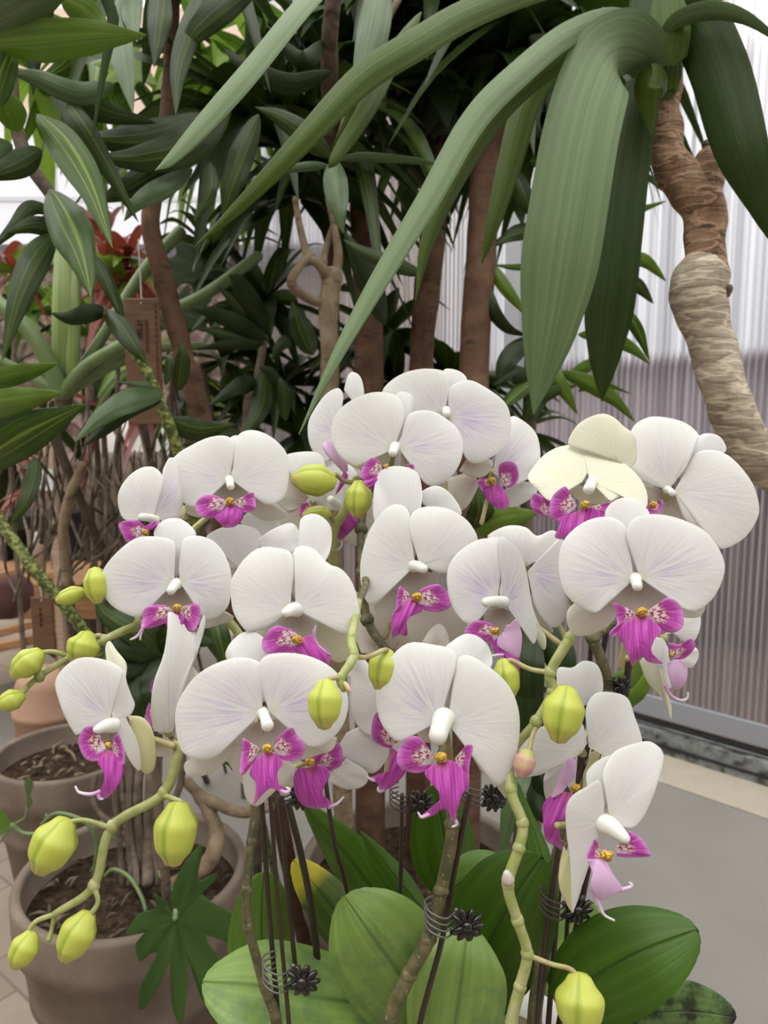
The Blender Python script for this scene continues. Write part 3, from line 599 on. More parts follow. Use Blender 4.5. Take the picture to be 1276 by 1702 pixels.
flower(PA, C6, .44, dict(
 pl=[(140,395),(120,330),(130,270),(140,190),(60,160),(-40,180),(-140,240),(-210,340),(-226,430),(-205,540),(-165,580),(-102,592),(-40,570),(20,490),(80,432)],
 pr=[(175,390),(180,350),(130,260),(130,185),(180,145),(300,145),(400,180),(470,240),(505,330),(495,420),(450,490),(380,535),(325,530),(300,460),(235,405)],
 ds=[(150,350),(110,280),(40,200),(-10,160),(0,110),(50,60),(100,50),(150,80),(200,150),(180,250)],
 ls=[(130,430),(50,440),(-20,520),(-100,580),(-180,600),(-180,650),(-130,665),(-60,640),(-10,600),(20,640),(70,700),(120,600)],
 xs=[(140,560),(60,600),(60,680),(72,750),(100,785),(130,785),(170,750),(230,690),(270,620),(200,560)],
 rs=[(190,425),(260,410),(310,470),(350,540),(420,560),(458,500),(440,550),(380,570),(300,590),(210,520)],
 sl=[(130,545),(90,530),(60,505),(55,560),(48,655),(80,640),(110,600)],
 sr=[(190,550),(200,510),(240,470),(270,458),(290,490),(322,530),(315,575),(270,600),(220,590)],
 xt=[(155,430),(60,440),(20,520),(160,560),(255,505),(300,460),(240,410)],
 ml=[(165,555),(120,590),(90,650),(115,690),(115,740),(105,785),(140,745),(180,712),(220,735),(250,725),(215,700),(205,650),(230,610),(210,575)]),
 cal=(165,547,28), col=((145,395),(165,450),27,28), tend=[[(215,722),(240,732),(257,722),(247,712)]], mats=dict(pl=PETAL_L, pr=PETAL_L), depth=dict(ds=.03), ped=(420,1290,.50), label='widest lower left bloom')
flower(PA, C6, .495, dict(
 rs=[(450,560),(500,480),(580,450),(660,500),(678,570),(630,640),(580,645),(500,600)],
 xs=[(440,640),(500,590),(580,640),(590,680),(560,710),(500,717),(430,690)],
 ls=[(300,640),(250,600),(270,680),(250,740),(215,735),(225,660)],
 sl=[(330,620),(300,590),(320,570),(380,565),(405,560),(390,600),(370,620)],
 sr=[(380,610),(410,560),(462,520),(485,570),(475,620),(420,645)],
 ml=[(345,625),(285,640),(278,720),(310,780),(360,800),(420,795),(450,790),(410,760),(400,720),(430,650),(390,620)]),
 cal=(345,605,27), tend=[[(425,795),(460,780),(487,752)]], mats=dict(rs=SEPAL_W, xs=SEPAL_W), ped=(450,1290,.52))
# ---- flowers of the middle plant
flower(PB, C1, .475, dict(
 ds=[(1050,1000),(1020,900),(1030,780),(1085,720),(1080,600),(1120,560),(1180,562),(1240,620),(1245,720),(1215,800),(1110,860),(1080,950)],
 ls=[(1040,1080),(960,1090),(900,1140),(850,1180),(900,1230),(1000,1200)],
 rs=[(1080,1080),(1150,1070),(1260,1110),(1380,1160),(1360,1260),(1300,1340),(1200,1300),(1110,1180)],
 pl=[(1022,1060),(1015,980),(1045,870),(1035,770),(980,740),(870,735),(790,790),(740,860),(712,920),(715,1000),(730,1080),(780,1160),(820,1178),(920,1150),(985,1095)],
 pr=[(1060,1060),(1070,980),(1085,880),(1045,780),(1070,730),(1150,740),(1230,820),(1300,850),(1360,930),(1392,1060),(1385,1140),(1350,1190),(1280,1180),(1200,1120),(1110,1075)],
 sl=[(1070,1200),(1040,1170),(950,1150),(900,1190),(877,1240),(895,1290),(970,1300),(1050,1290),(1080,1250)],
 ql=[(1150,1235),(1145,1180),(1165,1143),(1162,1200),(1185,1260),(1238,1300),(1190,1295),(1155,1262)],
 xs=[(1055,1080),(980,1095),(950,1170),(1040,1235),(1140,1230),(1180,1150),(1110,1085)],
 ml=[(1095,1210),(1050,1280),(1120,1320),(1180,1350),(1222,1372),(1240,1300),(1180,1250),(1140,1200)]),
 cal=(1065,1225,36), col=((1062,1062),(1000,1082),42,24), mats=dict(ls=CREAM, rs=CREAM), ped=(545,1080,.53), label='tall bloom whose dorsal sepal stands up')
flower(PB, C2, .58, dict(
 ds=[(515,430),(495,370),(510,330),(505,230),(520,160),(560,150),(600,180),(590,280),(565,340),(545,400)],
 ls=[(500,430),(430,415),(370,440),(290,490),(350,525),(430,520),(490,480)],
 rs=[(540,430),(600,445),(645,530),(610,570),(540,500)],
 pl=[(505,425),(505,370),(540,320),(555,250),(520,170),(420,150),(320,180),(240,240),(205,320),(215,400),(250,460),(300,500),(335,505),(370,445),(440,410)],
 pr=[(530,425),(525,400),(555,340),(560,300),(590,250),(680,240),(760,280),(820,340),(838,420),(820,500),(770,570),(700,602),(650,585),(625,520),(590,455)],
 sl=[(450,520),(440,490),(405,465),(370,490),(345,540),(360,575),(410,570),(440,550)],
 sr=[(560,520),(570,500),(600,500),(600,520),(575,530)],
 ml=[(440,545),(400,570),(360,580),(370,600),(400,620),(425,590)]),
 cal=(470,510,18), col=((512,415),(500,445),28,22), mats=dict(ls=CREAM, pr=PETAL_L), ped=(620,900,.61), label='topmost wide bloom')
flower(PB, C2, .63, dict(
 pl=[(230,345),(230,250),(262,180),(240,132),(180,160),(120,240),(92,310),(100,400),(140,470),(180,485),(225,450)],
 ds=[(310,200),(266,140),(285,70),(312,55),(345,80),(362,150),(350,190)],
 rs=[(280,500),(340,515),(350,560),(300,590),(250,660),(210,620),(190,540),(165,490),(230,490)],
 ql=[(265,540),(235,500),(190,460),(163,410),(180,385),(210,388),(240,430),(280,490),(285,530)],
 ml=[(268,525),(283,560),(255,610),(225,645),(240,600),(252,560)]), mats=dict(pl=PETAL_L, rs=SEPAL_W), ped=(590,860,.64))
flower(PB, C2, .625, dict(
 pl=[(745,262),(722,230),(740,180),(770,140),(760,60),(680,38),(580,50),(500,90),(450,150),(480,220),(560,290),(650,290)],
 ds=[(762,230),(745,180),(770,120),(745,60),(760,38),(820,50),(858,90),(830,140),(785,190)],
 pr=[(770,268),(775,200),(775,130),(860,92),(950,130),(1040,200),(1068,280),(1060,370),(1010,440),(920,488),(860,480),(830,400),(800,320)],
 rs=[(850,480),(900,470),(970,475),(980,510),(940,555),(880,560),(820,530)]),
 col=((756,240),(760,258),24,20), mats=dict(pr=PETAL_L, rs=SEPAL), ped=(740,860,.65))
flower(PB, C4, .55, dict(
 ds=[(410,420),(360,300),(210,230),(192,100),(205,0),(240,-60),(320,-80),(420,-50),(450,50),(440,120),(405,180),(410,300)],
 pl=[(410,450),(398,380),(378,260),(385,180),(350,130),(280,130),(210,200),(160,290),(125,430),(130,560),(160,640),(200,655),(245,600),(300,520),(360,468)],
 pr=[(440,440),(425,380),(390,280),(385,200),(430,145),(530,135),(620,160),(700,220),(745,310),(700,360),(625,400),(600,470),(560,490),(500,465)],
 ls=[(400,480),(330,490),(280,560),(200,640),(220,720),(290,740),(340,600)],
 rs=[(460,480),(520,490),(540,560),(600,600),(640,700),(690,760),(640,840),(560,880),(420,850),(370,790),(400,700),(440,600)],
 sl=[(385,600),(357,570),(330,558),(318,600),(310,680),(290,715),(330,700),(365,650)],
 sr=[(440,620),(440,575),(500,550),(545,548),(580,580),(607,630),(600,665),(550,690),(490,690),(430,670)],
 xs=[(430,470),(330,490),(285,560),(360,605),(450,610),(535,560),(530,490)],
 ml=[(410,610),(365,630),(340,690),(295,715),(293,825),(330,812),(370,815),(370,745),(400,705),(450,685)]),
 cal=(425,615,36), col=((405,450),(462,466),34,24), ped=(640,1060,.58), label='upper middle bloom')
flower(PB, C4, .572, dict(
 pr=[(490,150),(440,110),(430,70),(500,28),(560,35),(620,90),(660,172),(600,190)]), ped=(760,900,.60), mats=dict(pr=SEPAL_W))
flower(PB, CA, .62, dict(
 pr=[(520,835),(515,800),(478,780),(474,757),(520,751),(538,765),(542,800),(535,830)],
 rs=[(515,838),(490,815),(465,830),(436,850),(450,880),(495,882),(520,870)],
 ls=[(520,838),(480,800),(470,765),(455,790),(450,830),(480,850)],
 sl=[(515,848),(512,835),(502,836),(497,850),(500,860),(513,862)]), mats=dict(pr=SEPAL_W), ped=(545,850,.63))
flower(PB, CA, .63, dict(
 pr=[(575,850),(600,835),(622,830),(626,870),(612,900),(590,907),(568,895)],
 pl=[(575,845),(550,830),(530,850),(508,830),(515,780),(560,765),(592,785),(600,830)],
 ml=[(562,862),(575,852),(597,855),(592,872),(578,888),(563,897)]), col=((562,842),(549,830),9,7), tend=[[(550,909),(558,915),(567,908),(568,898)]], mats=dict(pr=SEPAL), ped=(557,880,.62))
flower(PB, CA, .60, dict(
 pl=[(640,1090),(600,1085),(585,1040),(600,1005),(640,1000),(700,1030),(725,1065),(700,1095)],
 pr=[(740,1090),(700,1070),(690,1040),(730,1010),(790,1040),(800,1090),(760,1100)],
 ds=[(721,1081),(700,1070),(712,1050),(728,1037),(741,1048),(748,1073)]), depth=dict(ds=-.05), mats=dict(pl=SEPAL, pr=SEPAL, ds=SEPAL), ped=(640,1130,.60))
flower(PB, C6, .505, dict(
 pl=[(700,380),(600,200),(560,160),(525,200),(517,330),(535,430),(600,490),(690,460)],
 sl=[(700,520),(690,470),(650,400),(625,395),(607,440),(610,500),(650,535),(690,545)],
 ml=[(715,560),(690,545),(710,610),(680,655),(620,680),(592,672),(630,692),(640,728),(700,700),(750,640),(740,580)]),
 tend=[[(640,683),(605,678),(588,665)],[(668,712),(645,728),(633,722),(634,710)]], cal=(708,515,13), mats=dict(pl=SEPAL_W), ped=(640,1300,.53))
flower(PB, C6, .46, dict(
 ds=[(920,400),(940,300),(955,200),(915,130),(950,90),(1010,60),(1070,80),(1108,130),(1112,200),(1040,240),(980,300)],
 ls=[(880,450),(815,430),(790,470),(840,520),(900,500)],
 rs=[(960,455),(995,470),(1020,520),(1070,640),(1150,700),(1175,757),(1180,690),(1120,580),(1030,480)],
 pl=[(890,430),(905,370),(925,290),(962,200),(950,130),(860,105),(760,100),(680,170),(630,280),(630,380),(660,460),(720,515),(770,490),(820,425)],
 pr=[(930,440),(945,380),(970,280),(965,180),(1010,150),(1090,190),(1180,270),(1225,370),(1232,480),(1210,600),(1160,690),(1120,690),(1075,620),(1040,540),(980,450)],
 sl=[(870,580),(830,520),(790,493),(740,520),(712,580),(730,630),(790,650),(850,640)],
 sr=[(960,590),(1000,560),(1010,530),(1035,540),(1020,620),(1015,720),(990,700)],
 ml=[(900,590),(830,650),(880,700),(895,770),(860,810),(815,835),(865,832),(905,802),(935,820),(958,868),(965,820),(990,740),(1015,700),(970,610)]),
 cal=(900,585,34), col=((912,415),(885,500),52,40), tend=[[(850,825),(818,837),(803,818)],[(950,840),(966,860),(963,872),(948,878)]], mats=dict(pl=PETAL_L), ped=(760,1330,.50), label='lower middle bloom facing the camera')
# ---- flowers of the right plant
flower(PC, C3, .45, dict(
 ds=[(590,880),(545,800),(470,640),(445,560),(490,500),(560,482),(630,510),(675,575),(660,640),(630,760),(620,840)],
 ls=[(575,920),(510,895),(440,920),(330,990),(260,1050),(252,1120),(290,1180),(370,1180),(450,1140),(495,1090),(540,1000)],
 rs=[(645,920),(710,895),(780,930),(850,1000),(950,1020),(935,1080),(880,1095),(800,1080),(720,1040),(660,1000)],
 pl=[(590,900),(570,800),(545,740),(555,640),(480,583),(380,590),(290,640),(225,720),(210,830),(235,950),(290,1020),(370,1062),(412,1062),(425,990),(460,930),(520,903)],
 pr=[(625,890),(628,850),(605,760),(550,680),(580,600),(640,570),(740,570),(850,600),(950,650),(1010,720),(1048,800),(1050,870),(1010,970),(950,1035),(880,1060),(820,1030),(790,970),(745,915),(680,898)],
 sl=[(600,1070),(560,1040),(520,1050),(490,1018),(500,1080),(505,1130),(470,1170),(475,1190),(510,1180),(570,1120)],
 sr=[(650,1070),(690,1040),(740,1010),(770,992),(820,1020),(845,1080),(840,1140),(800,1168),(740,1160),(690,1120),(650,1100)],
 xs=[(610,920),(500,910),(430,975),(490,1040),(620,1070),(750,1040),(800,975),(730,908)],
 ml=[(625,1070),(560,1110),(515,1170),(540,1230),(560,1270),(580,1335),(600,1330),(630,1290),(670,1320),(740,1328),(700,1300),(680,1250),(700,1200),(735,1165),(690,1110)]),
 cal=(635,1065,35), col=((598,895),(610,935),34,26), mats=dict(pl=PETAL_L, pr=PETAL_L), ped=(1030,1110,.48), label='largest bloom at right')
flower(PC, C3, .50, dict(
 ds=[(500,290),(400,230),(262,215),(290,130),(350,80),(430,55),(490,75),(540,120),(590,160),(607,230),(600,300),(570,335)],
 pl=[(330,400),(250,410),(240,440),(165,498),(100,440),(55,390),(65,350),(130,270),(210,225),(300,213),(360,225),(370,330)],
 pr=[(370,400),(350,330),(340,225),(420,235),(520,290),(610,370),(655,450),(655,530),(600,500),(520,480),(470,500),(450,440)],
 ls=[(350,430),(270,400),(245,430),(330,505),(440,510),(470,480),(420,415)],
 sl=[(300,520),(245,490),(245,425),(190,460),(165,510),(165,580),(220,600),(280,560)],
 sl2=[(175,570),(160,500),(90,460),(65,510),(90,560),(140,580)],
 sr=[(370,530),(420,525),(475,505),(470,540),(430,575),(380,575)],
 ml=[(310,550),(210,590),(215,620),(190,680),(240,690),(310,640),(380,600),(440,575),(370,530)]),
 cal=(345,520,32), col=((382,405),(362,440),32,30), mats=dict(pl=CREAM, pr=CREAM, ds=CREAM, ls=CREAM), tilt=dict(pl=(0,-.7), pr=(0,-.7)), depth=dict(sl2=-.006, ls=.006), ped=(1010,900,.56), label='nodding bloom with cream yellow hooded petals')
flower(PC, C3, .54, dict(
 ds=[(820,380),(775,420),(800,340),(880,240),(930,165),(1000,158),(1045,190),(1060,245),(1000,270),(900,330),(850,400)],
 ls=[(740,450),(640,400),(625,420),(660,480),(700,530),(710,480)],
 rs=[(780,465),(735,490),(700,570),(800,600),(850,600),(840,520)],
 pl=[(770,440),(775,380),(850,340),(910,200),(920,160),(850,100),(740,72),(660,75),(590,120),(570,200),(580,300),(570,340),(630,400),(700,420)],
 pr=[(800,450),(855,410),(890,290),(930,245),(1020,245),(1100,290),(1190,400),(1228,520),(1215,600),(1150,690),(1050,742),(1000,720),(940,660),(850,590),(835,520)],
 sl=[(700,520),(660,500),(665,555),(710,565),(740,520),(722,490)]), cal=(692,520,26), col=((760,440),(790,460),22,18), mats=dict(ls=SEPAL, rs=SEPAL), ped=(1090,960,.57), label='bloom nearest the bent grey trunk')
flower(PC, C2, .67, dict(
 pr=[(985,540),(1000,440),(1050,360),(1070,270),(1130,290),(1190,350),(1210,440),(1200,520),(1150,570),(1060,610)],
 rs=[(1040,620),(1110,580),(1180,590),(1190,640),(1120,690),(1060,705),(1040,670)],
 ls=[(900,560),(850,540),(770,570),(755,620),(790,670),(825,718),(860,700),(900,630),(918,590)],
 sr=[(1030,600),(1010,550),(1015,500),(1060,483),(1095,500),(1107,550),(1095,590),(1060,612)],
 ml=[(990,595),(945,620),(940,650),(990,700),(1030,718),(1060,690),(1045,640),(1020,600)],
 sl=[(975,575),(920,560),(910,590),(935,630),(970,615)]), cal=(975,580,28), mats=dict(pr=PETAL_L, rs=SEPAL_W), ped=(800,870,.69))
flower(PC, C4, .53, dict(
 ds=[(870,600),(850,500),(820,380),(790,310),(850,295),(900,315),(910,450)],
 pl=[(850,620),(848,560),(862,470),(880,390),(850,315),(770,305),(690,340),(620,400),(585,480),(590,590),(620,680),(680,750),(740,745),(780,690),(800,650)],
 pr=[(885,640),(862,590),(880,480),(870,390),(850,320),(900,310),(960,360),(1000,470),(1020,580),(1040,700),(1060,800),(1040,862),(1000,800),(950,710)],
 rs=[(960,660),(1030,650),(1060,740),(1105,830),(1098,892),(1050,830),(1000,760)],
 ls=[(840,670),(790,680),(780,740),(850,770),(900,700)],
 sl=[(840,790),(830,760),(760,738),(710,750),(675,800),(720,820),(800,850),(830,890),(860,860)],
 ql=[(880,800),(900,760),(930,760),(950,730),(972,780),(980,840),(960,935),(890,900),(850,870),(850,830)],
 xs=[(870,670),(795,680),(785,760),(860,795),(935,780),(945,700)],
 ml=[(880,850),(830,890),(890,940),(960,1040),(965,960),(960,890)]),
 cal=(840,795,30), col=((885,640),(788,642),34,28), tend=[[(880,920),(845,922),(815,928)]], mats=dict(pl=PETAL_L, pr=PETAL_L, rs=CREAM, ls=CREAM), tilt=dict(pr=(.6,0)), ped=(930,1070,.55))
flower(PC, C4, .575, dict(
 pl=[(1000,450),(960,380),(940,310),(800,300),(840,260),(915,235),(1000,245),(1060,290),(1140,260),(1180,300),(1140,370),(1060,425)],
 pr=[(1010,480),(1060,425),(1130,370),(1190,300),(1230,450),(1260,600),(1210,720),(1150,775),(1080,720),(1040,640)],
 ls=[(1030,600),(1080,730),(1140,780),(1130,800),(1060,750),(1030,680)]), depth=dict(pl=.004), mats=dict(pr=PETAL_L), ped=(940,1060,.58))
flower(PC, C3, .52, dict(
 rs=[(790,1170),(740,1190),(800,1110),(850,1060),(920,1075),(930,1130),(900,1210),(840,1215)],
 xs=[(800,1290),(840,1340),(890,1345),(920,1290),(910,1250),(870,1235)],
 pl=[(740,1200),(700,1190),(680,1280),(690,1330),(730,1350),(740,1400),(770,1455),(797,1400),(770,1330),(765,1250)],
 ls=[(690,1230),(620,1320),(660,1420),(740,1510),(778,1607),(780,1540),(748,1460),(742,1380),(735,1310)],
 sr=[(780,1290),(770,1220),(830,1230),(880,1200),(905,1230),(890,1265),(850,1300),(800,1310)],
 ql=[(800,1305),(765,1320),(770,1390),(800,1462),(850,1430),(865,1350),(840,1310)]),
 cal=(785,1285,17), tend=[[(750,1440),(780,1490),(830,1515),(863,1505),(868,1475)]], mats=dict(rs=PETAL, xs=PETAL, ls=CREAM), tilt=dict(pl=(.8,0)), ped=(1040,1095,.53), label='smaller bloom turned to the wall')
flower(PC, C7, .495, dict(
 ds=[(520,400),(400,300),(405,195),(480,190),(540,155),(610,175),(640,250),(635,330),(570,380)],
 pr=[(570,610),(555,500),(555,400),(600,330),(680,320),(770,350),(810,450),(850,580),(820,660),(700,680),(620,640)],
 pl=[(530,640),(560,590),(530,480),(470,500),(350,500),(290,520),(200,620),(150,740),(200,770),(330,750),(370,690),(450,665)],
 ls=[(500,680),(370,700),(335,760),(330,840),(355,890),(420,780)],
 rs=[(560,700),(580,640),(630,630),(600,720),(540,840),(540,750)],
 ql=[(450,820),(500,760),(500,690),(460,670),(430,720),(390,820),(370,880),(430,850)],
 ml=[(460,850),(400,850),(330,910),(328,1000),(340,1100),(400,1140),(430,1155),(390,1090),(380,1070),(400,1000),(440,990),(490,870)]),
 cal=(500,830,34), mats=dict(rs=YEL, ls=SEPAL_W), ped=(905,1210,.51))
flower(PC, C7, .44, dict(
 ds=[(640,950),(560,830),(560,740),(640,670),(740,650),(800,700),(740,800),(700,900)],
 pl=[(640,1010),(652,920),(625,790),(560,820),(480,870),(447,940),(450,1060),(470,1220),(482,1482),(512,1380),(540,1260),(580,1130),(610,1080)],
 pr=[(680,980),(700,900),(680,800),(640,760),(700,640),(820,590),(900,585),(962,650),(940,770),(900,890),(850,990),(800,1040),(740,1030)],
 rs=[(465,1180),(435,1135),(415,1240),(412,1350),(450,1440),(487,1480),(478,1300)],
 sl=[(640,1160),(600,1095),(560,1190),(600,1235),(680,1150)],
 sr=[(710,1150),(740,1130),(790,1110),(785,1058),(850,1100),(892,1170),(880,1190),(780,1195),(720,1190)],
 ql=[(610,1205),(560,1210),(590,1290),(580,1360),(630,1420),(690,1400),(740,1360),(700,1290),(655,1205)]),
 cal=(665,1190,44), col=((650,1015),(765,1100),56,28), tend=[[(720,1370),(770,1360),(797,1345),(785,1330)],[(590,1365),(620,1440),(650,1500),(702,1530)]],
 mats=dict(rs=YEL, ds=SEPAL_W), tilt=dict(pl=(-.2,.1), pr=(.3,-.1)), ped=(925,1372,.45), label='lowest right bloom with a yellow sepal edge')

# ---- spikes, buds, leaves
def stem(plant, pts, r, mat, name='flower_spike', nodes=True, seg=12):
    b = MB(); P = [W(*p) for p in pts]; k = pts[0][2]/F
    rr = [x*k for x in (r if hasattr(r, '__len__') else [r, r])]
    b.tube(P, rr, seg, n=max(8, len(P)*7))
    if nodes:
        for p in P[1:-1]: b.tube([p-Vector((0, 0, .0022)), p, p+Vector((0, 0, .0022))], [rr[0]*.95, rr[0]*1.12, rr[0]*.95], seg, n=5)
    return b.build(name, mat, plant)
def bud(plant, c, tipd, L_, w, d, stalk, mat=BUD, pink=False):
    k = d/F; a = math.radians(tipd); ux, uy = math.cos(a), math.sin(a)
    p0 = W(c[0]-ux*L_*.42, c[1]-uy*L_*.42, d); p1 = W(c[0]+ux*L_*.42, c[1]+uy*L_*.42, d-.004)
    b = MB(); w_ = w/2*k
    b.tube([p0, p0.lerp(p1, .25), p0.lerp(p1, .5), p0.lerp(p1, .8), p1], [w_*.66, w_*.98, w_*.98, w_*.84, w_*.52], 42, n=20, lobes=3, lobe=.16)
    o = b.build('bud', mat, plant)
    if stalk:
        b = MB(); P = [W(*s_) for s_ in stalk]+[p0]; b.tube(P, [4.6*k, 4.0*k, 5.2*k], 10, n=14); b.build('pedicel', STEM_B if pink else STEM_G, o)
    return o
# left plant
stem(PA, [(300,1236,.475),(272,1318,.468),(186,1374,.462),(156,1472,.458),(90,1520,.455)], [9, 8.2, 7.6, 7, 5.2], STEM_G)
stem(PA, [(462,1760,.50),(458,1690,.50),(440,1640,.50),(413,1540,.50),(410,1480,.50),(418,1400,.51),(424,1330,.52),(390,1270,.51),(300,1236,.475)], [9, 9, 8.5, 7.5, 7.5, 8.5, 9, 8, 8], STEM_D)
stem(PA, [(424,1330,.52),(430,1200,.56),(400,1060,.57),(330,1010,.56),(228,1040,.54),(172,1064,.53),(120,1090,.525),(66,1124,.52),(34,1152,.515)], [8, 8, 8, 8, 7.6, 6.8, 6, 5, 4.6], STEM_G)
stem(PA, [(228,1040,.54),(240,990,.56),(300,900,.60),(400,820,.62),(470,800,.62)], [6, 6, 6, 5, 4], STEM_G)
stem(PA, [(90,1520,.455),(86,1545,.455),(81,1562,.453)], [4, 3.4, 5], STEM_G, nodes=False)
bud(PA, (292,1387), 95, 94, 72, .462, [(272,1322,.466),(290,1328,.463),(302,1334,.462)])
bud(PA, (87,1408), 118, 86, 74, .455, [(184,1376,.461),(140,1363,.458),(112,1368,.456)])
bud(PA, (126,1558), 118, 80, 58, .452, [(156,1474,.457),(163,1495,.455),(158,1510,.454)])
bud(PA, (39,1580), 118, 60, 46, .45, [(90,1520,.455),(62,1530,.452),(50,1545,.451)])
bud(PA, (160,974), 85, 54, 40, .53, [(185,1000,.56),(185,965,.55),(170,950,.54)])
bud(PA, (116,991), 160, 46, 30, .54, [(165,983,.55),(148,982,.545)])
bud(PA, (138,1078), 110, 44, 54, .525, [(172,1064,.53),(165,1056,.528),(152,1060,.526)])
bud(PA, (44,1104), 140, 56, 46, .515, [(112,1090,.525),(88,1083,.52),(68,1085,.517)])
bud(PA, (17,1165), 155, 42, 36, .51, [(45,1144,.515),(36,1152,.512)])
# middle plant
stem(PB, [(640,1780,.50),(650,1690,.50),(680,1620,.50),(712,1560,.50),(733,1480,.505),(752,1370,.51),(740,1250,.54),(700,1150,.56),(650,1090,.57),(610,1030,.58),(602,950,.59),(600,880,.61),(610,810,.63)], [13, 13, 12, 12, 11, 11, 10, 8, 8, 9, 8, 8, 7], STEM_D)
stem(PB, [(596,1000,.50),(584,1062,.455),(588,1091,.44),(566,1128,.43),(572,1146,.428)], [6, 7, 7, 6, 5.4], STEM_G)
stem(PB, [(596,1000,.50),(608,970,.54),(602,950,.59)], [6, 7, 7], STEM_D)
stem(PB, [(592,795,.60),(588,812,.60),(572,850,.605),(556,880,.61),(552,910,.61)], [7, 9, 8, 8, 8], STEM_G)
stem(PB, [(552,910,.61),(560,960,.62),(602,1000,.60)], [8, 7, 7], STEM_G, nodes=False)
bud(PB, (520,798), 185, 64, 54, .575, [(590,802,.60),(572,800,.59),(556,788,.58)], pink=True)
bud(PB, (596,831), 95, 54, 46, .575, [(590,804,.60),(596,802,.59),(597,806,.58)])
bud(PB, (525,856), 175, 44, 30, .60, [(556,870,.61),(550,860,.605)])
bud(PB, (540,1172), 92, 72, 58, .418, [(566,1128,.43),(552,1127,.424),(541,1134,.419)], pink=True)
bud(PB, (636,1114), 100, 62, 50, .472, [(588,1091,.44),(610,1092,.452),(640,1080,.466)], pink=True)
bud(PB, (577,1142), 60, 20, 9, .427, None, BUD_P)
# right plant
stem(PC, [(850,1780,.45),(850,1700,.45),(864,1640,.45),(876,1585,.45),(860,1530,.45),(844,1470,.45),(862,1410,.452),(868,1368,.455),(848,1312,.46),(852,1250,.475),(890,1200,.475),(918,1150,.475),(914,1118,.475),(946,1062,.475),(960,1040,.50)], [10, 10, 9.5, 9, 9, 9.5, 9, 9, 9, 8, 8, 9, 9, 9, 8], STEM_G)
stem(PC, [(900,1780,.56),(888,1700,.56),(900,1600,.56),(915,1500,.56),(932,1400,.56),(985,1270,.56),(1010,1150,.55),(985,1060,.55),(960,1000,.57),(900,930,.60),(840,880,.65)], [12, 12, 12, 11, 10, 9, 9, 9, 9, 8, 7], STEM_D)
stem(PC, [(985,1060,.55),(1060,1000,.56),(1100,930,.58),(1110,880,.58)], [8, 7, 7, 6], STEM_D)
bud(PC, (842,1130), 80, 62, 44, .485, [(914,1118,.475),(880,1112,.478),(850,1098,.482)], pink=True)
bud(PC, (935,1189), 100, 82, 68, .455, [(918,1150,.475),(930,1140,.468),(934,1152,.46)], pink=True)
bud(PC, (871,1270), 105, 42, 36, .46, [(892,1205,.475),(884,1225,.468),(880,1245,.464)], BUD_P, True)
bud(PC, (963,1672), 90, 84, 80, .44, [(876,1587,.45),(915,1602,.447),(950,1612,.444)], pink=True)
b = MB(); q = W(844, 1462, .448); b.tube([q, q+Vector((-.001, -.001, .005))], [.0042, .0022], 10); b.build('bract', SEPAL, PC)
# broad basal leaves
def profile(kind, v):
    if kind == 'broad': return max(0, math.sin(math.pi*min(1, (v*.93+.07)))**.48)*(1-.10*v) if v < 1 else .02
    if kind == 'lance': return max(.03, math.sin(math.pi*(v**.72))**.85*(1-.12*v)) if v < 1 else 0.004
    if kind == 'strap': return min(1, .55+v*3)*(1-max(0, (v-.45)/.55)**1.7)+.004
    if kind == 'sword': return min(1, .42+v*2.6)*(1 if v < .7 else max(.01, 1-((v-.7)/.3)**1.6))
    return 1
def leafmesh(b, P3, w, kind='lance', roll=(0, 0), fold=.25, n=34, ac=9, wave=.0, side=None, mi=0, ph=0.0):
    C = crs(P3, 4*n); rows = []; uvs = []
    C = [C[min(4*n-1, int(round((math.sin(math.pi/2*(i/(n-1))) if kind == 'broad' else i/(n-1))*(4*n-1))))] for i in range(n)]
    for i, c in enumerate(C):
        v = math.sin(math.pi/2*(i/(n-1))) if kind == 'broad' else i/(n-1); t = (C[min(i+1, n-1)]-C[max(i-1, 0)]).normalized()
        if side is None: s_ = t.cross((c-CP).normalized())
        else: s_ = t.cross(side)
        s_ = s_.normalized() if s_.length > 1e-4 else Vector((1, 0, 0))
        s_ = Matrix.Rotation(math.radians(roll[0]+(roll[1]-roll[0])*v), 3, t) @ s_
        nrm = s_.cross(t); hw = w/2*profile(kind, v); r = []; u_ = []
        for j in range(ac):
            q = 2*j/(ac-1)-1
            r.append(c+s_*(q*hw)+nrm*(fold*hw*(abs(q)**1.4)+wave*hw*math.sin(v*17+ph+q*1.5)*abs(q)))
            u_.append((j/(ac-1), v))
        rows.append(r); uvs.append(u_)
    b.grid(rows, uvs, mi)
def pleaf(parent, pts, wpx, mat, kind='lance', roll=(0, 0), fold=.25, solid=.0006, wave=.0, name='leaf', label=None, **k):
    P3 = [W(*p) for p in pts]; dm = pts[len(pts)//2][2]; b = MB()
    if kind == 'lance': wave = max(wave, .08); roll = (roll[0]+RND.uniform(-14, 14), roll[1]+RND.uniform(-22, 22))
    leafmesh(b, P3, wpx*dm/F, kind, roll, fold, wave=wave, ph=RND.uniform(0, 6), **k)
    o = b.build(name, mat, parent, solid=solid)
    if label: o['label'] = label
    return o
pleaf(PA, [(690,1680,.60),(560,1665,.56),(430,1640,.53),(338,1632,.53)], 185, LF_O1, 'broad', (25, 25), .12, .0016)
pleaf(PA, [(450,1650,.60),(436,1560,.60),(438,1450,.60)], 118, LF_O2, 'broad', (10, 10), .2, .0016)
pleaf(PA, [(610,1590,.60),(560,1520,.60),(488,1430,.60)], 84, LF_OY, 'broad', (-10, 10), .25, .0016, label='green leaf yellowing towards its blunt tip')
pleaf(PA, [(650,1520,.70),(575,1420,.70),(500,1330,.70)], 78, LF_O3, 'lance', (0, 0), .3, .0012)
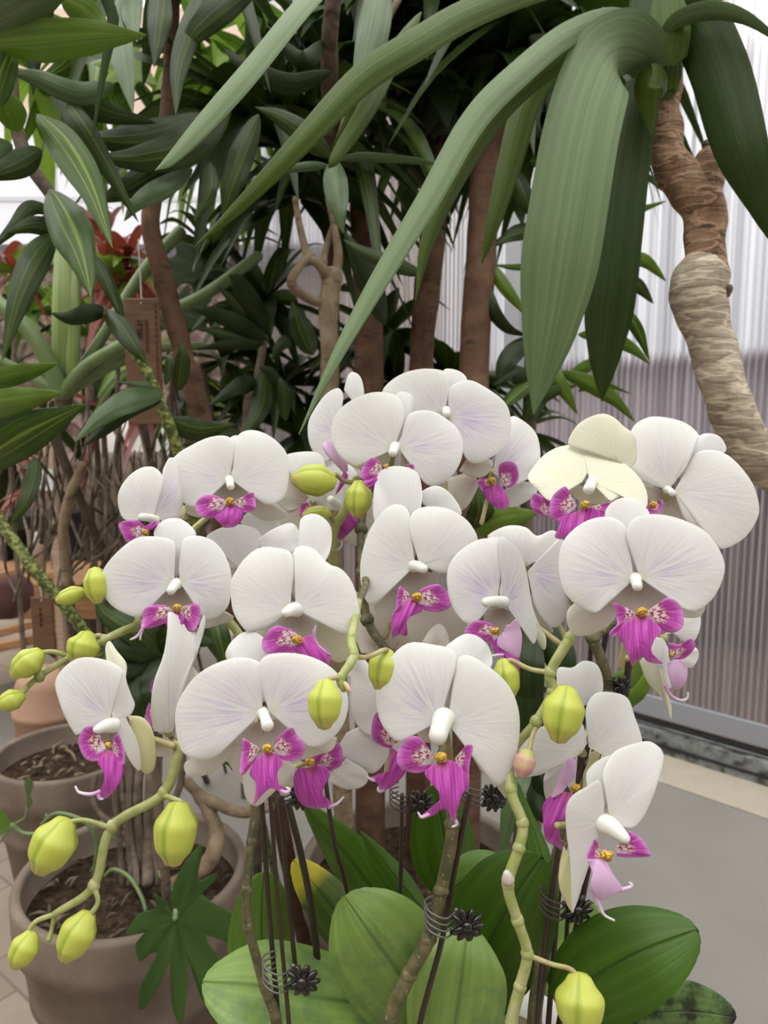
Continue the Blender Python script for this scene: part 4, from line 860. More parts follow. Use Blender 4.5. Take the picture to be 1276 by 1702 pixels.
pleaf(PB, [(760,1720,.58),(690,1650,.555),(620,1560,.54),(572,1490,.55)], 200, LF_O1, 'broad', (-12, -12), .18, .0016)
pleaf(PB, [(742,1790,.54),(755,1700,.53),(768,1610,.53),(778,1540,.545)], 172, LF_O1, 'broad', (8, 8), .2, .0016)
pleaf(PB, [(710,1520,.68),(650,1450,.68),(598,1380,.68)], 44, LF_O3, 'lance', (20, 20), .3, .0012)
pleaf(PB, [(750,1480,.64),(738,1400,.64),(722,1305,.64)], 118, LF_O3, 'broad', (15, 15), .25, .0012)
pleaf(PB, [(740,1490,.62),(790,1450,.61),(850,1440,.61)], 70, LF_O2, 'broad', (0, 0), .25, .0012)
pleaf(PC, [(770,1690,.60),(800,1600,.575),(850,1500,.56),(900,1425,.56)], 190, LF_O3, 'broad', (0, 0), .18, .0016)
pleaf(PC, [(925,1670,.55),(990,1622,.52),(1070,1580,.50),(1158,1545,.50)], 168, LF_O3, 'broad', (-8, -8), .14, .0016)
pleaf(PC, [(960,1720,.58),(1050,1690,.56),(1140,1680,.55),(1222,1690,.55)], 110, LF_O4, 'broad', (28, 28), .12, .0016, label='mottled leaf with dark blotches and a black tip')
pleaf(PC, [(890,1640,.66),(940,1570,.66),(985,1500,.66)], 92, LF_O1, 'broad', (0, 0), .2, .0014)
pleaf(PC, [(900,1560,.68),(905,1450,.68),(860,1300,.70)], 60, LF_O3, 'lance', (30, 30), .3, .0012)
pleaf(PC, [(960,1200,.62),(1040,1130,.62),(1080,1090,.62)], 40, LF_BR, 'lance', (20, 20), .3, .001)
# shared planter under the three orchids (only its rim line could ever be seen)
c = W(700, 1700, .62); zc = c.z-.07
t = thing('ceramic_planter', Vector((c.x, c.y-.03, 0)), 'white ceramic planter under the orchid leaves', 'planter')
b = MB(); b.lathe((c.x, c.y-.03, 0), [(.01, 0), (.16, 0), (.17, .02), (.20, zc-.02), (.205, zc), (.19, zc), (.185, zc-.03)], 48); b.build('body', M('white_ceramic').fin((.75, .74, .7), .3), t)
b = MB(); b.lathe((c.x, c.y-.03, 0), [(.19, zc-.03), (.1, zc-.015), (.001, zc-.012)], 48); b.build('moss', M('moss').fin((.12, .10, .05), .9), t)
# support wires and claw clips
def wire(pts, r, label):
    b = MB(); P = [W(*p) for p in pts]; b.tube(P, [r*pts[0][2]/F]*2, 8, n=12); return tag(b.build('support_wire', WIRE), label, 'wire', 'orchid support wires')
wire([(434,1320,.505),(446,1500,.505),(463,1700,.505),(470,1790,.52)], 4.4, 'brown support wire hugging the leftmost dark spike')
wire([(449,1325,.50),(462,1500,.50),(480,1700,.50),(486,1790,.52)], 3.6, 'thin brown wire through the flower clip at lower left')
wire([(464,1325,.54),(472,1400,.54),(476,1470,.545),(490,1600,.56),(505,1750,.60)], 4.2, 'support wire ending behind the yellowing leaf')
wire([(478,1335,.56),(500,1420,.56),(520,1530,.57),(540,1720,.60)], 6, 'dark support wire slanting right behind the yellowing leaf')
wire([(540,1290,.58),(555,1400,.58),(580,1500,.59),(600,1720,.60)], 4, 'thin wire rising behind the strap leaf')
wire([(668,1320,.60),(667,1400,.60),(665,1500,.60),(662,1720,.60)], 3.6, 'straight brown wire under the small dull clip')
wire([(780,1320,.51),(752,1460,.512),(735,1560,.515),(700,1690,.52),(680,1790,.53)], 5, 'brown wire beside the thick leaning stem')
wire([(930,1400,.545),(915,1500,.545),(900,1620,.545),(885,1790,.55)], 5, 'brown wire behind the zigzag spike')
wire([(1012,1030,.57),(995,1120,.57),(975,1250,.57),(935,1420,.58),(905,1780,.60)], 5, 'dark wire under the largest right bloom')
wire([(985,1040,.58),(978,1120,.58),(960,1300,.58),(925,1780,.60)], 4, 'second dark wire left of the right clip')
wire([(1046,1090,.56),(1032,1200,.56),(985,1400,.57),(915,1780,.60)], 6, 'thick dark wire right of the right clip')
def clip(px, py, d, s, label, silver=False, dr=1):
    """spring claw clip: two ribbed shell grips, jaws of curved wire round the stem"""
    c = W(px, py, d); k = s*d/F; t = thing('flower_clip', c, label, 'clip', 'claw clips on the orchid stems')
    ex = Vector((1, 0, 0)); ez = Vector((0, 0, 1)); ey = Vector((0, 1, 0))
    for q in (-1, 1):
        b = MB(); h = c+ex*(.55*dr*k)+ez*(-.12*k-.16*q*k)+ey*(q*.20*k)
        for i in range(9):
            a = math.radians(-150+i*37); e = ex*math.cos(a)+ez*math.sin(a)
            b.tube([h, h+e*k*.24-ey*.05*k, h+e*k*.40], [k*.06, k*.085, k*.06], 6, n=6)
        b.tube([h-ey*.10*k, h+ey*.05*k], [k*.14, k*.18], 10, n=5)
        b.build('grip', CLIP, t)
    b = MB()
    for i in range(4):
        z = (i-1.5)*.17*k; P = [c+ex*(.30*dr*k)+ez*z, c+ex*(.0*k)+ez*(z+.04*k)-ey*.34*k, c-ex*(.38*dr*k)+ez*(z+.14*k)-ey*.22*k, c-ex*(.48*dr*k)+ez*(z+.22*k)+ey*.1*k, c-ex*(.2*dr*k)+ez*(z+.2*k)+ey*.35*k]
        b.tube(P, k*.026, 6, n=16)
    b.tube([c+ex*(.30*dr*k)+ez*(-.3*k), c+ex*(.30*dr*k)+ez*(.3*k)], k*.06, 8)
    b.build('claw', SILV if silver else WIRE, t)
clip(738, 1530, .495, 66, 'black flower-shaped claw clip on the thick leaning stem', True)
clip(468, 1622, .492, 64, 'black claw clip lowest at left on two thin wires', True)
clip(474, 1322, .525, 44, 'black claw clip just under the lip of the lower left bloom')
clip(672, 1330, .585, 50, 'dull claw clip on the thin straight wire behind the middle lip')
clip(792, 1320, .53, 52, 'black claw clip right of the lower middle bloom lip', True)
clip(925, 1505, .54, 58, 'black claw clip behind the hanging petal at lower right')
clip(1008, 1138, .55, 40, 'small black claw clip high under the largest right bloom')
# ------------------------------------------------------------------ trees and foliage
def trunk(parent, pts, r, mat, name='trunk', seg=14, ground=None, bumps=0.0):
    b = MB(); P = [W(*p) for p in pts]; rr = [q*pts[i][2]/F for i, q in enumerate(r)]
    if ground is not None: P.append(Vector((P[-1].x+ground[0], P[-1].y+ground[1], ground[2]))); rr.append(rr[-1]*1.05)
    b.tube(P, rr, seg, n=len(P)*9)
    if bumps:
        b.v = [tuple(Vector(v)+Vector((noise.noise(Vector(v)*38), noise.noise(Vector(v)*38+Vector((9, 9, 9))), 0))*bumps) for v in b.v]
    return b.build(name, mat, parent)
def whorl(b, c, n, L, w, el=(-35, 60), az=(0, 360), droop=.5, kind='lance', mi=0, dirv=None, mis=None):
    for i in range(n):
        a = math.radians(az[0]+(az[1]-az[0])*((i+RND.random()*.8)/n)); e = math.radians(RND.uniform(*el)); l_ = L*RND.uniform(.7, 1.1)
        h = Vector((math.cos(a)*math.cos(e), math.sin(a)*math.cos(e), math.sin(e)))
        dn = droop*RND.uniform(.5, 1.2)*l_
        P = [c, c+h*l_*.35+Vector((0, 0, -dn*.06)), c+h*l_*.7+Vector((0, 0, -dn*.32)), c+h*l_+Vector((0, 0, -dn))]
        leafmesh(b, P, w*RND.uniform(.8, 1.2), kind, (RND.uniform(-35, 35),)*2, .3, n=10, ac=5, side=Vector((RND.uniform(-.3, .3), RND.uniform(-.3, .3), 1)), mi=(RND.choice(mis) if mis else mi))
def tree(name, base, label, cat='tree', group=None): return thing(name, base, label, cat, group)
def gp(px, py, d, z=0): c = W(px, py, d); return Vector((c.x, c.y, z))

# ---- yucca at the right: bent trunk, strap leaves arching down
YD = .95
yu = tree('yucca_tree', gp(1400, 830, YD+.25), 'tall yucca with bent ringed trunk and huge strap leaves at right')
trunk(yu, [(1098,110,YD),(1098,180,YD),(1104,215,YD),(1112,265,YD),(1140,305,YD),(1168,345,YD),(1172,400,YD),(1174,455,YD)], [34,30,29,31,35,36,31,36], BK_YUC, bumps=.004, seg=20)
trunk(yu, [(1166,452,YD),(1160,490,YD),(1182,570,YD),(1205,650,YD),(1232,720,YD+.01),(1280,778,YD+.02),(1400,840,YD+.08)], [44,44,37,36,37,38,40], BK_GREY, seg=20, ground=(.02,.05,0), bumps=.003)
trunk(yu, [(1160,345,YD),(1172,300,YD-.005),(1180,262,YD-.01),(1184,246,YD-.01)], [34,29,22,10], BK_YUC, name='cut_stub', bumps=.004)
b = MB(); b.tube([W(1178,252,YD-.01),W(1172,240,YD-.012),W(1176,235,YD-.012)], [.006,.005,.003], 6); b.build('bark_scar', BK_TWIG, yu); b = MB(); b.tube([W(1196,480,YD-.02),W(1212,478,YD-.02),W(1210,492,YD-.02)], [.003,.004,.002], 6); b.build('bark_scar', BK_TWIG, yu)
b = MB()
for k in range(7): b.tube([W(1066+k*9, 150, YD-.03), W(1068+k*9, 120, YD-.03), W(1070+k*8, 60, YD-.02)], [.004,.009,.003], 7)
b.tube([W(1094,160,YD-.005), W(1094,130,YD-.005), W(1094,60,YD)], [.026,.027,.020], 14); b.build('crown', LF_YUCM, yu)
Y = lambda pts, w, m_, kind='strap', roll=(0,0), fold=.16, **k: pleaf(yu, pts, w, m_, kind, roll, fold, solid=.0012, **k)
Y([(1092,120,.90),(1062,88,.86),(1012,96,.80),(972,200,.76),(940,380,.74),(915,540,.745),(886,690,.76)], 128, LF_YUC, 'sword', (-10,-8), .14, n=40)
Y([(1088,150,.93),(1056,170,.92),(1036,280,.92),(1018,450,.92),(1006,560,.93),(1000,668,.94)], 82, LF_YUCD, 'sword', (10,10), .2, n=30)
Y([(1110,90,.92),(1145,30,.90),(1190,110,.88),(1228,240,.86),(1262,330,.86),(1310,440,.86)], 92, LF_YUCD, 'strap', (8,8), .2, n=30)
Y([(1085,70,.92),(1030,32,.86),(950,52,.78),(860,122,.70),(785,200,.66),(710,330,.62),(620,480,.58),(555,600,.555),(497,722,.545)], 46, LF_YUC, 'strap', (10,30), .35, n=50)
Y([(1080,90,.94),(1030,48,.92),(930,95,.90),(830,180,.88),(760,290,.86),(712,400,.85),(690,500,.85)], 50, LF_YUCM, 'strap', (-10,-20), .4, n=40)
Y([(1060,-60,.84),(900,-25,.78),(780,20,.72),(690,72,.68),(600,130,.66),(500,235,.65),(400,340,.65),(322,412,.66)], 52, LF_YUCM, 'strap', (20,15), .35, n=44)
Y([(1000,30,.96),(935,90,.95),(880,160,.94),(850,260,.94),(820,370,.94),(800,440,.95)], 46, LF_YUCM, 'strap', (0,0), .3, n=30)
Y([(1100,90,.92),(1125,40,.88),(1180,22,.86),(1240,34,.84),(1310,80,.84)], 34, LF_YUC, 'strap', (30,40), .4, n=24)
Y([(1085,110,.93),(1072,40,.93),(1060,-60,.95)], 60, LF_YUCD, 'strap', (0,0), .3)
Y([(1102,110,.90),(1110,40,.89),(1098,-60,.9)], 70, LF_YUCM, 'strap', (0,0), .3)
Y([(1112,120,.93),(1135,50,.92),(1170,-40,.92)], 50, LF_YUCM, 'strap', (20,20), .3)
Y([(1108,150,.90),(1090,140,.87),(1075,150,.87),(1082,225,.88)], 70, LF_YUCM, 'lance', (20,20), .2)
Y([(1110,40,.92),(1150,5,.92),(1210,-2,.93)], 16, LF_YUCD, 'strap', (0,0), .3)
# pale strap leaf of a second yucca whose crown is above the frame
y2 = tree('yucca_tree', gp(640, 400, 1.25), 'slim yucca behind whose crown is above the photo, one pale blade hangs left', group=None)
trunk(y2, [(560,-60,.95),(548,60,1.0),(548,140,1.1),(550,300,1.4),(552,480,1.6)], [13,14,15,12,11], BK_TWIG, ground=(.01,.1,0))
Z = lambda pts, w, m_, kind='strap', roll=(0,0), fold=.3: pleaf(y2, pts, w, m_, kind, roll, fold, solid=.001, n=34)
Z([(560,-50,.9),(500,10,.72),(420,108,.64),(340,200,.61),(285,262,.60),(258,284,.60)], 44, LF_YUC, roll=(35,45))
Z([(600,-60,.9),(560,-40,.9),(205,-60,.8),(188,40,.8),(172,120,.8),(152,238,.8)], 20, LF_YUCD)
Z([(640,-60,.95),(625,30,.9),(608,110,.88),(590,170,.88)], 58, LF_GREY, 'lance')
Z([(700,20,1.0),(650,100,.95),(610,180,.92),(560,260,.9),(545,280,.9)], 34, LF_YUCM, 'lance')

# ---- striped dracaena at the left
dl = tree('dracaena', gp(10, 400, .95), 'striped dracaena with broad light-streaked leaves at upper left')
trunk(dl, [(92,352,.88),(85,325,.88),(48,270,.88),(25,200,.88),(8,80,.88),(-60,-30,.88),(-160,20,.88),(-230,300,.88),(-260,700,.9)], [6,10,11,11,11,12,13,14,15], BK_TWIG, ground=(0,0,0))
def DL(pts, w, m_, kind='lance', roll=(0,0), fold=.3, **k): return pleaf(dl, pts, w, m_, kind, roll, fold, solid=.0008, wave=.05, **k)
DL([(-20,76,.80),(60,72,.76),(150,62,.73),(244,58,.71)], 70, LF_BR, roll=(10,10))  # brighter leaf colour stands in for light from above on this leaf
DL([(-40,60,.8),(20,30,.75),(80,-5,.72),(150,-60,.7)], 58, LF_GREY, roll=(20,20))
DL([(-30,60,.85),(40,-10,.82),(100,-60,.8)], 50, LF_BR)
DL([(62,190,.84),(108,240,.78),(150,310,.75),(187,412,.73)], 64, LF_STR, roll=(-10,5))
DL([(82,315,.86),(108,370,.80),(132,420,.77),(152,494,.75)], 78, LF_STR, roll=(5,5))
DL([(92,388,.86),(60,430,.80),(30,500,.78),(4,600,.77)], 50, LF_STRD)
DL([(90,352,.87),(50,345,.85),(20,380,.84),(-20,420,.83)], 26, LF_STRD, roll=(30,30))
DL([(102,392,.87),(60,374,.84),(10,388,.83)], 32, LF_STRD)
DL([(190,140,.90),(130,155,.88),(60,130,.87),(15,120,.87)], 38, LF_GREY)
DL([(110,150,.9),(170,185,.92),(260,205,.95)], 40, LF_STRD)
DL([(20,240,.85),(-10,260,.82),(-30,300,.8)], 50, LF_GREY)
DL([(70,250,.84),(30,275,.8),(-30,300,.78)], 46, LF_STRD)
DL([(-10,180,.8),(10,110,.8),(30,60,.8)], 40, LF_STR)
DL([(30,220,.85),(15,180,.82),(-20,140,.8)], 50, LF_BR)
DL([(210,-30,.9),(198,50,.85),(208,120,.82),(221,188,.81)], 44, LF_GREY, roll=(20,0))
DL([(225,-40,.9),(218,20,.86),(228,70,.84)], 36, LF_GREY)
DL([(270,-30,.9),(264,40,.88),(256,112,.87)], 42, LF_STRD)
DL([(345,-30,.95),(316,50,.9),(296,120,.88),(292,192,.87)], 38, LF_STRD)
DL([(430,-30,.95),(380,5,.92),(330,50,.9),(300,90,.9)], 50, LF_STRD)
DL([(340,190,1.0),(270,222,.96),(200,232,.94),(120,225,.94)], 62, LF_STRD, roll=(20,20))
DL([(385,160,1.0),(320,235,.95),(240,262,.93),(150,262,.93)], 64, LF_STRD, roll=(15,15))
DL([(330,225,1.0),(260,280,.97),(200,318,.96),(165,336,.96)], 44, LF_STRD, roll=(10,10))
DL([(320,282,.98),(270,312,.95),(230,335,.94),(206,368,.94)], 36, LF_GREY, roll=(15,30))
DL([(80,140,.9),(130,200,.88),(180,280,.9),(230,370,.92)], 40, LF_STRD)
DL([(90,-20,.9),(60,90,.9),(55,160,.9)], 24, LF_DARK)
DL([(100,0,.9),(150,30,.9),(190,80,.9)], 50, LF_BR, roll=(20,20))
DL([(60,20,.95),(120,90,.95),(60,140,.95)], 45, LF_STR)
dl2 = tree('dracaena', gp(-60, 640, .9), 'low dracaena whose bright leaves poke in from the left edge')
trunk(dl2, [(-60,560,.85),(-60,680,.85),(-90,800,.86),(-160,950,.86)], [12,12,12,12], BK_TWIG, ground=(0,0,0))
for a in (([(-60,660,.80),(0,632,.76),(50,618,.74),(97,604,.73)], 38, LF_BR), ([(-60,690,.80),(0,672,.75),(50,662,.73),(103,652,.72)], 50, LF_BR), ([(-50,730,.8),(0,708,.78),(50,690,.77),(98,677,.77)], 26, LF_GREY),
          ([(-50,790,.80),(20,742,.75),(80,705,.73),(142,672,.72)], 68, LF_STR), ([(-50,740,.82),(0,720,.8),(60,712,.8)], 60, LF_BR), ([(60,760,.8),(52,800,.79),(38,840,.78),(16,874,.78)], 30, LF_STRD)):
    pleaf(dl2, a[0], a[1], a[2], 'lance', (10, 20), .25, solid=.0008)
# leafy cane in front of the tag
dc = tree('dracaena', gp(330, 760, .98), 'young dracaena cane with ringed stem in front of the wooden tag')
trunk(dc, [(172,515,.95),(205,560,.95),(240,610,.95),(270,680,.96),(300,760,.98),(320,850,1.0),(345,1000,1.3)], [8,9,9,10,11,11,9], RCANE, ground=(.05,.5,0))
for a in (([(180,516,.95),(150,520,.93),(115,528,.92),(84,520,.92)], 32, LF_DARK), ([(172,515,.95),(196,540,.92),(222,575,.90),(245,606,.90)], 36, LF_STRD), ([(205,530,.95),(185,480,.94),(170,445,.93),(156,422,.93)], 22, LF_STRD), ([(150,420,.93),(175,470,.92),(198,520,.92)], 22, LF_STRD),
          ([(270,655,.95),(220,662,.90),(170,690,.88),(124,735,.87)], 44, LF_GREY), ([(268,665,.95),(215,680,.92),(170,715,.91),(138,742,.9)], 30, LF_DARK), ([(296,650,.96),(302,620,.95),(304,590,.94),(300,568,.94)], 28, LF_STRD), ([(275,640,.96),(282,600,.94),(268,592,.94)], 16, LF_GREY),
          ([(262,636,.96),(240,640,.94),(192,634,.93)], 14, LF_GREY), ([(262,660,.96),(230,648,.94),(218,650,.94)], 18, LF_DARK), ([(280,700,.97),(330,715,.96),(390,705,.96)], 40, LF_STRD)):
    pleaf(dc, a[0], a[1], a[2], 'lance', (10, 10), .3, solid=.0008)

# ---- brown trunks in the big planter, dark leafy heads above
HEAD = [LF_DARK, LF_STRD, LF_YUCM, LF_STR]
def headed(name, lab, pts, r, mat, heads, ground=(0, .02, .33), bumps=.002, grp=None):
    t = tree(name, gp(pts[-1][0], pts[-1][1], pts[-1][2]), lab, group=grp); trunk(t, pts, r, mat, ground=ground, bumps=bumps)
    if heads:
        b = MB()
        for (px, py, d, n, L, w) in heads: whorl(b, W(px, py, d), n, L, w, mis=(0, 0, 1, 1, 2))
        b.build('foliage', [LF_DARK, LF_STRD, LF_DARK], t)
    return t
t1 = headed('fig_tree', 'tan branching trunk left of the tall brown trunks', [(552,455,1.2),(546,520,1.2),(548,600,1.2),(545,680,1.2),(545,800,1.22)], [17,17,15,16,18], BK_LIGHT,
    [(480,250,1.35,26,.34,.045),(560,180,1.4,24,.34,.045),(420,180,1.3,24,.34,.045),(500,330,1.45,18,.28,.04)], ground=(.02, .12, .36))
for P_, r_ in (([(550,470,1.2),(530,440,1.18),(512,425,1.18),(500,385,1.19),(490,330,1.2)], [9,8,7,6,5]), ([(552,470,1.2),(562,430,1.2),(556,380,1.2),(545,330,1.22)], [8,8,6,5]), ([(535,505,1.2),(505,492,1.18),(484,470,1.17),(500,440,1.17),(518,425,1.18)], [8,8,8,7,7]), ([(538,460,1.2),(540,420,1.21),(556,360,1.22),(548,300,1.25)], [7,6,5,5])):
    trunk(t1, P_, r_, BK_LIGHT, name='branch')
headed('dracaena_tree', 'brown trunk second from left, crossed by the long strap leaf', [(600,300,1.5),(606,420,1.45),(612,540,1.42),(613,690,1.42),(614,900,1.42)], [20,22,24,24,25], BK_BROWN,
    [(600,60,1.5,30,.42,.05),(660,160,1.55,26,.36,.045),(560,-60,1.5,30,.42,.05)], ground=(0, 0, .34))
headed('dracaena_tree', 'darkest trunk third from left between brown ones', [(735,240,1.5),(726,330,1.48),(712,460,1.46),(700,600,1.46),(698,800,1.46)], [18,20,22,20,21], BK_BROWN,
    [(720,20,1.5,30,.42,.05),(760,120,1.55,26,.36,.045),(680,-80,1.45,26,.42,.05),(690,210,1.6,22,.3,.04)], ground=(0, 0, .34))
headed('dracaena_tree', 'straight brown trunk nearest the fluted wall', [(815,200,1.35),(806,300,1.32),(798,440,1.30),(788,600,1.30),(785,800,1.30)], [24,25,25,25,26], BK_BROWN,
    [(830,90,1.35,26,.34,.045),(880,10,1.3,26,.36,.045),(900,60,1.5,18,.28,.035)], ground=(0, .04, .34))
headed('dracaena_tree', 'speckled brown trunk leaning right of the hanging tag', [(290,-40,1.12),(282,120,1.12),(268,270,1.12),(250,370,1.12),(268,450,1.13),(292,540,1.15),(318,640,1.16),(342,740,1.18)], [11,11,12,15,17,17,16,17], BK_BROWN,
    [(300,-100,1.1,22,.3,.045)], ground=(.12, .35, 0))
# named leaves of the middle trees
mid = tree('dracaena', gp(560, 300, 1.1), 'dracaena with light green tongue leaf hanging in mid photo')
trunk(mid, [(553,275,1.02),(560,240,1.03),(610,100,1.08),(700,-80,1.2),(790,-300,1.5)], [4,5,6,6,7], BK_TWIG, ground=(0,.0,.34))
for a in (([(556,264,.95),(556,300,.93),(562,345,.92),(570,388,.92)], 44, LF_GREY), ([(550,262,.96),(510,225,.95),(465,195,.95),(424,178,.96)], 38, LF_STRD), ([(552,262,.97),(590,200,.96),(620,130,.95),(650,90,.95)], 34, LF_YUCM), ([(545,275,.96),(500,278,.95),(455,288,.95)], 16, LF_GREY),
          ([(702,456,1.0),(660,440,.98),(610,420,.98),(570,398,1.0)], 28, LF_STRD), ([(560,265,.97),(610,262,.97),(690,268,.98),(735,275,1.0)], 16, LF_GREY), ([(640,540,1.15),(620,480,1.12),(595,430,1.1),(570,380,1.1)], 44, LF_DARK), ([(550,120,1.0),(480,140,.98),(410,110,.98),(370,80,1.0)], 34, LF_DARK),
          ([(430,190,.98),(400,260,.97),(380,320,.97),(370,370,.98)], 44, LF_STRD), ([(350,270,.98),(345,320,.97),(322,370,.97)], 30, LF_STRD), ([(540,70,1.0),(500,100,.98),(440,40,.98)], 30, LF_DARK)):
    pleaf(mid, a[0], a[1], a[2], 'lance', (5, 15), .3, solid=.0008)
# ---- bright bamboo-like dracaena against the wall
br_ = tree('dracaena', gp(880, 640, 1.35), 'slender dracaena with bright drooping leaves against the fluted wall')
trunk(br_, [(900,380,1.35),(890,500,1.35),(885,640,1.36),(880,760,1.36)], [7,8,9,9], BK_TWIG, ground=(0,.03,.3))
WL = [([(1030,352,1.3),(1060,350,1.3),(1108,334,1.3)],16),([(1040,430,1.3),(1072,435,1.3),(1107,468,1.3)],24),([(1030,468,1.3),(1058,475,1.3),(1086,505,1.3)],26),([(1026,512,1.3),(1056,545,1.29),(1079,600,1.3)],24),([(960,556,1.3),(1010,562,1.29),(1050,580,1.29),(1080,606,1.3)],26),([(930,618,1.3),(980,640,1.28),(1020,665,1.28),(1056,702,1.29)],30),
      ([(900,385,1.3),(860,385,1.3),(812,412,1.3)],32),([(895,440,1.3),(860,444,1.3),(815,440,1.3)],12),([(812,438,1.3),(840,480,1.28),(882,532,1.28)],24),([(800,440,1.3),(810,500,1.28),(840,545,1.28),(880,560,1.3)],28),([(845,270,1.3),(862,310,1.28),(880,345,1.28),(908,362,1.3)],34),([(880,268,1.3),(910,275,1.3),(930,282,1.3)],22),([(950,620,1.3),(985,605,1.3),(1030,570,1.3)],24),([(900,600,1.3),(930,640,1.28),(960,690,1.28)],30),
      ([(890,640,1.3),(850,620,1.28),(820,640,1.28)],32),([(900,620,1.3),(850,660,1.28),(826,690,1.28)],26),([(880,560,1.3),(842,600,1.28),(826,650,1.28)],36),([(960,650,1.3),(1000,640,1.28),(1050,655,1.28)],14),([(870,700,1.3),(900,660,1.28),(960,640,1.28)],30),([(1040,285,1.3),(1070,290,1.3),(1100,318,1.3)],12),([(890,500,1.3),(930,470,1.28),(990,470,1.28)],26),([(890,540,1.3),(940,520,1.28),(1000,500,1.28)],30),([(885,600,1.3),(900,640,1.29),(890,700,1.28)],40)]
for i, (p_, w_) in enumerate(WL): pleaf(br_, p_, w_, (LF_BR, LF_BR, LF_STRD, LF_STR)[i % 4] if i not in (9, 14, 16, 22) else LF_DARK, 'lance', (10, 20), .3, solid=.0006)
# ---- palm fronds by the wall, upper middle
pm = tree('palm', gp(905, 300, 1.6), 'dark dracaena palm with narrow pointed leaves by the upper wall')
trunk(pm, [(905,40,1.6),(900,300,1.6),(880,600,1.6)], [7,8,9], BK_TWIG, ground=(0,0,.1))
b = MB()
for (px, py, n, L, w) in ((900,60,30,.30,.032),(950,20,26,.32,.035),(850,20,24,.32,.04),(900,190,18,.26,.035)): whorl(b, W(px, py, 1.5), n, L, w, el=(-60, 30), droop=.7, mis=(0, 1))
b.build('foliage', [LF_DARK, LF_STRD], pm)
for p_, w_ in (([(880,60,1.2),(905,80,1.18),(960,128,1.18),(990,135,1.2)],34),([(893,108,1.2),(910,130,1.2),(960,140,1.2)],14),([(905,150,1.2),(885,200,1.18),(908,240,1.18)],26),([(925,120,1.2),(920,180,1.18),(938,225,1.2)],28),([(960,100,1.2),(1000,150,1.2)],12)):
    pleaf(pm, p_, w_, LF_DARK, 'lance', (0, 0), .3, solid=.0006)
# ---- philodendron: thick green leaf stalks
ph = tree('philodendron', gp(105, 660, 1.35), 'philodendron with thick bare green leafstalks fanning from one crown', 'plant')
trunk(ph, [(108,640,1.35),(105,700,1.36),(120,800,1.38)], [16,12,8], BK_TWIG, ground=(.02,.95,0))
for P_, r_ in (([(102,652,1.33),(75,590,1.31),(40,540,1.3),(-20,490,1.3)], [15,14,13,12]), ([(105,655,1.33),(140,612,1.31),(190,580,1.3),(220,565,1.32)], [12,11,10,9]), ([(112,650,1.34),(180,600,1.33),(260,530,1.33),(340,490,1.34),(430,425,1.36)], [12,11,10,10,9]), ([(118,640,1.36),(170,560,1.37),(240,450,1.38),(300,385,1.4)], [10,9,10,11]),
               ([(115,648,1.34),(180,610,1.34),(260,580,1.35),(340,575,1.38)], [10,9,8,7]), ([(100,655,1.33),(40,620,1.32),(-20,590,1.3)], [10,9,8])):
    trunk(ph, P_, r_, GPET, name='leafstalk')
def lobed(parent, base, pts, d, mat, mi=0, tipz=0.0, ty=0.0, crop=(0,0,1), name='leaf', bow=.08):
    b = MB(); fan(b, crop, d, [base]+pts, dz=0, tip=tipz, bow=bow, curl=.02, ruf=.02, ty=ty, smooth=True, n=110, nr=10); return b.build(name, mat, parent, solid=.001)
b = MB(); b.tube([W(104,620,1.35),W(107,500,1.33),W(104,385,1.35)], [.019,.021,.012], 10); b.build('leafstalk', GST, ph)
b = MB(); b.tube([W(120,625,1.34),W(122,500,1.33),W(118,420,1.35)], [.012,.013,.008], 10); b.build('leafstalk', GST, ph)
for c_, l_, m_ in (((330,440),70,LF_DARK), ((300,520),60,LF_STRD), ((215,110),60,LF_BR)):
    pts = []
    for k in range(15):
        a = 2*math.pi*k/15+.3; rr = l_*(1 if k % 2 else .62); pts.append((c_[0]+rr*math.cos(a), c_[1]+rr*.8*math.sin(a)))
    lobed(ph, c_, pts+[pts[0]], 1.6, m_)
# feathery lighter shrub seen through the gap, upper left
sh = tree('shrub', gp(390, 150, 2.1), 'lighter yellow-green veined shrub seen through the gap behind the pale blade', 'shrub')
trunk(sh, [(400,120,2.1),(395,300,2.1),(390,560,2.1)], [6,7,8], BK_TWIG, ground=(0,0,0))
b = MB()
for (px, py) in ((380,110),(430,90),(350,160),(400,170),(470,120),(200,110),(150,90),(60,120),(330,60)): whorl(b, W(px, py, 2.0), 12, .30, .07, el=(-70, 40), droop=.6, mis=(0, 1, 0))
b.build('foliage', [LF_BR, LF_STR], sh)
# small-leaved understorey in front of the trunks
us = tree('shrub', gp(400, 600, 1.45), 'dense dark understorey shrub between the leaning trunk and tan trunk', 'shrub')
trunk(us, [(440,560,1.4),(425,650,1.4),(410,780,1.42)], [6,7,8], BK_TWIG, ground=(0,.03,0))
UL = [([(445,565,1.35),(400,540,1.3),(350,520,1.28),(316,512,1.28)],30),([(440,565,1.35),(380,555,1.3),(330,545,1.28)],24),([(440,560,1.35),(420,510,1.3),(395,470,1.28),(380,456,1.28)],38),([(440,560,1.35),(400,510,1.3),(360,475,1.28)],26),([(440,570,1.35),(390,572,1.3),(325,580,1.29)],22),([(520,590,1.3),(500,540,1.28),(485,500,1.28)],44),([(430,640,1.35),(400,640,1.3),(345,675,1.28)],34),([(440,620,1.35),(430,680,1.3),(400,735,1.28)],36),([(470,660,1.3),(450,620,1.28),(430,610,1.28)],22),([(475,700,1.3),(472,650,1.28),(465,625,1.28)],24),([(500,560,1.3),(470,570,1.28),(450,600,1.28)],24),([(400,720,1.25),(350,730,1.22),(300,740,1.22)],40)]
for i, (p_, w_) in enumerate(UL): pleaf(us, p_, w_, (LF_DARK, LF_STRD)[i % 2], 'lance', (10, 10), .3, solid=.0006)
b = MB()
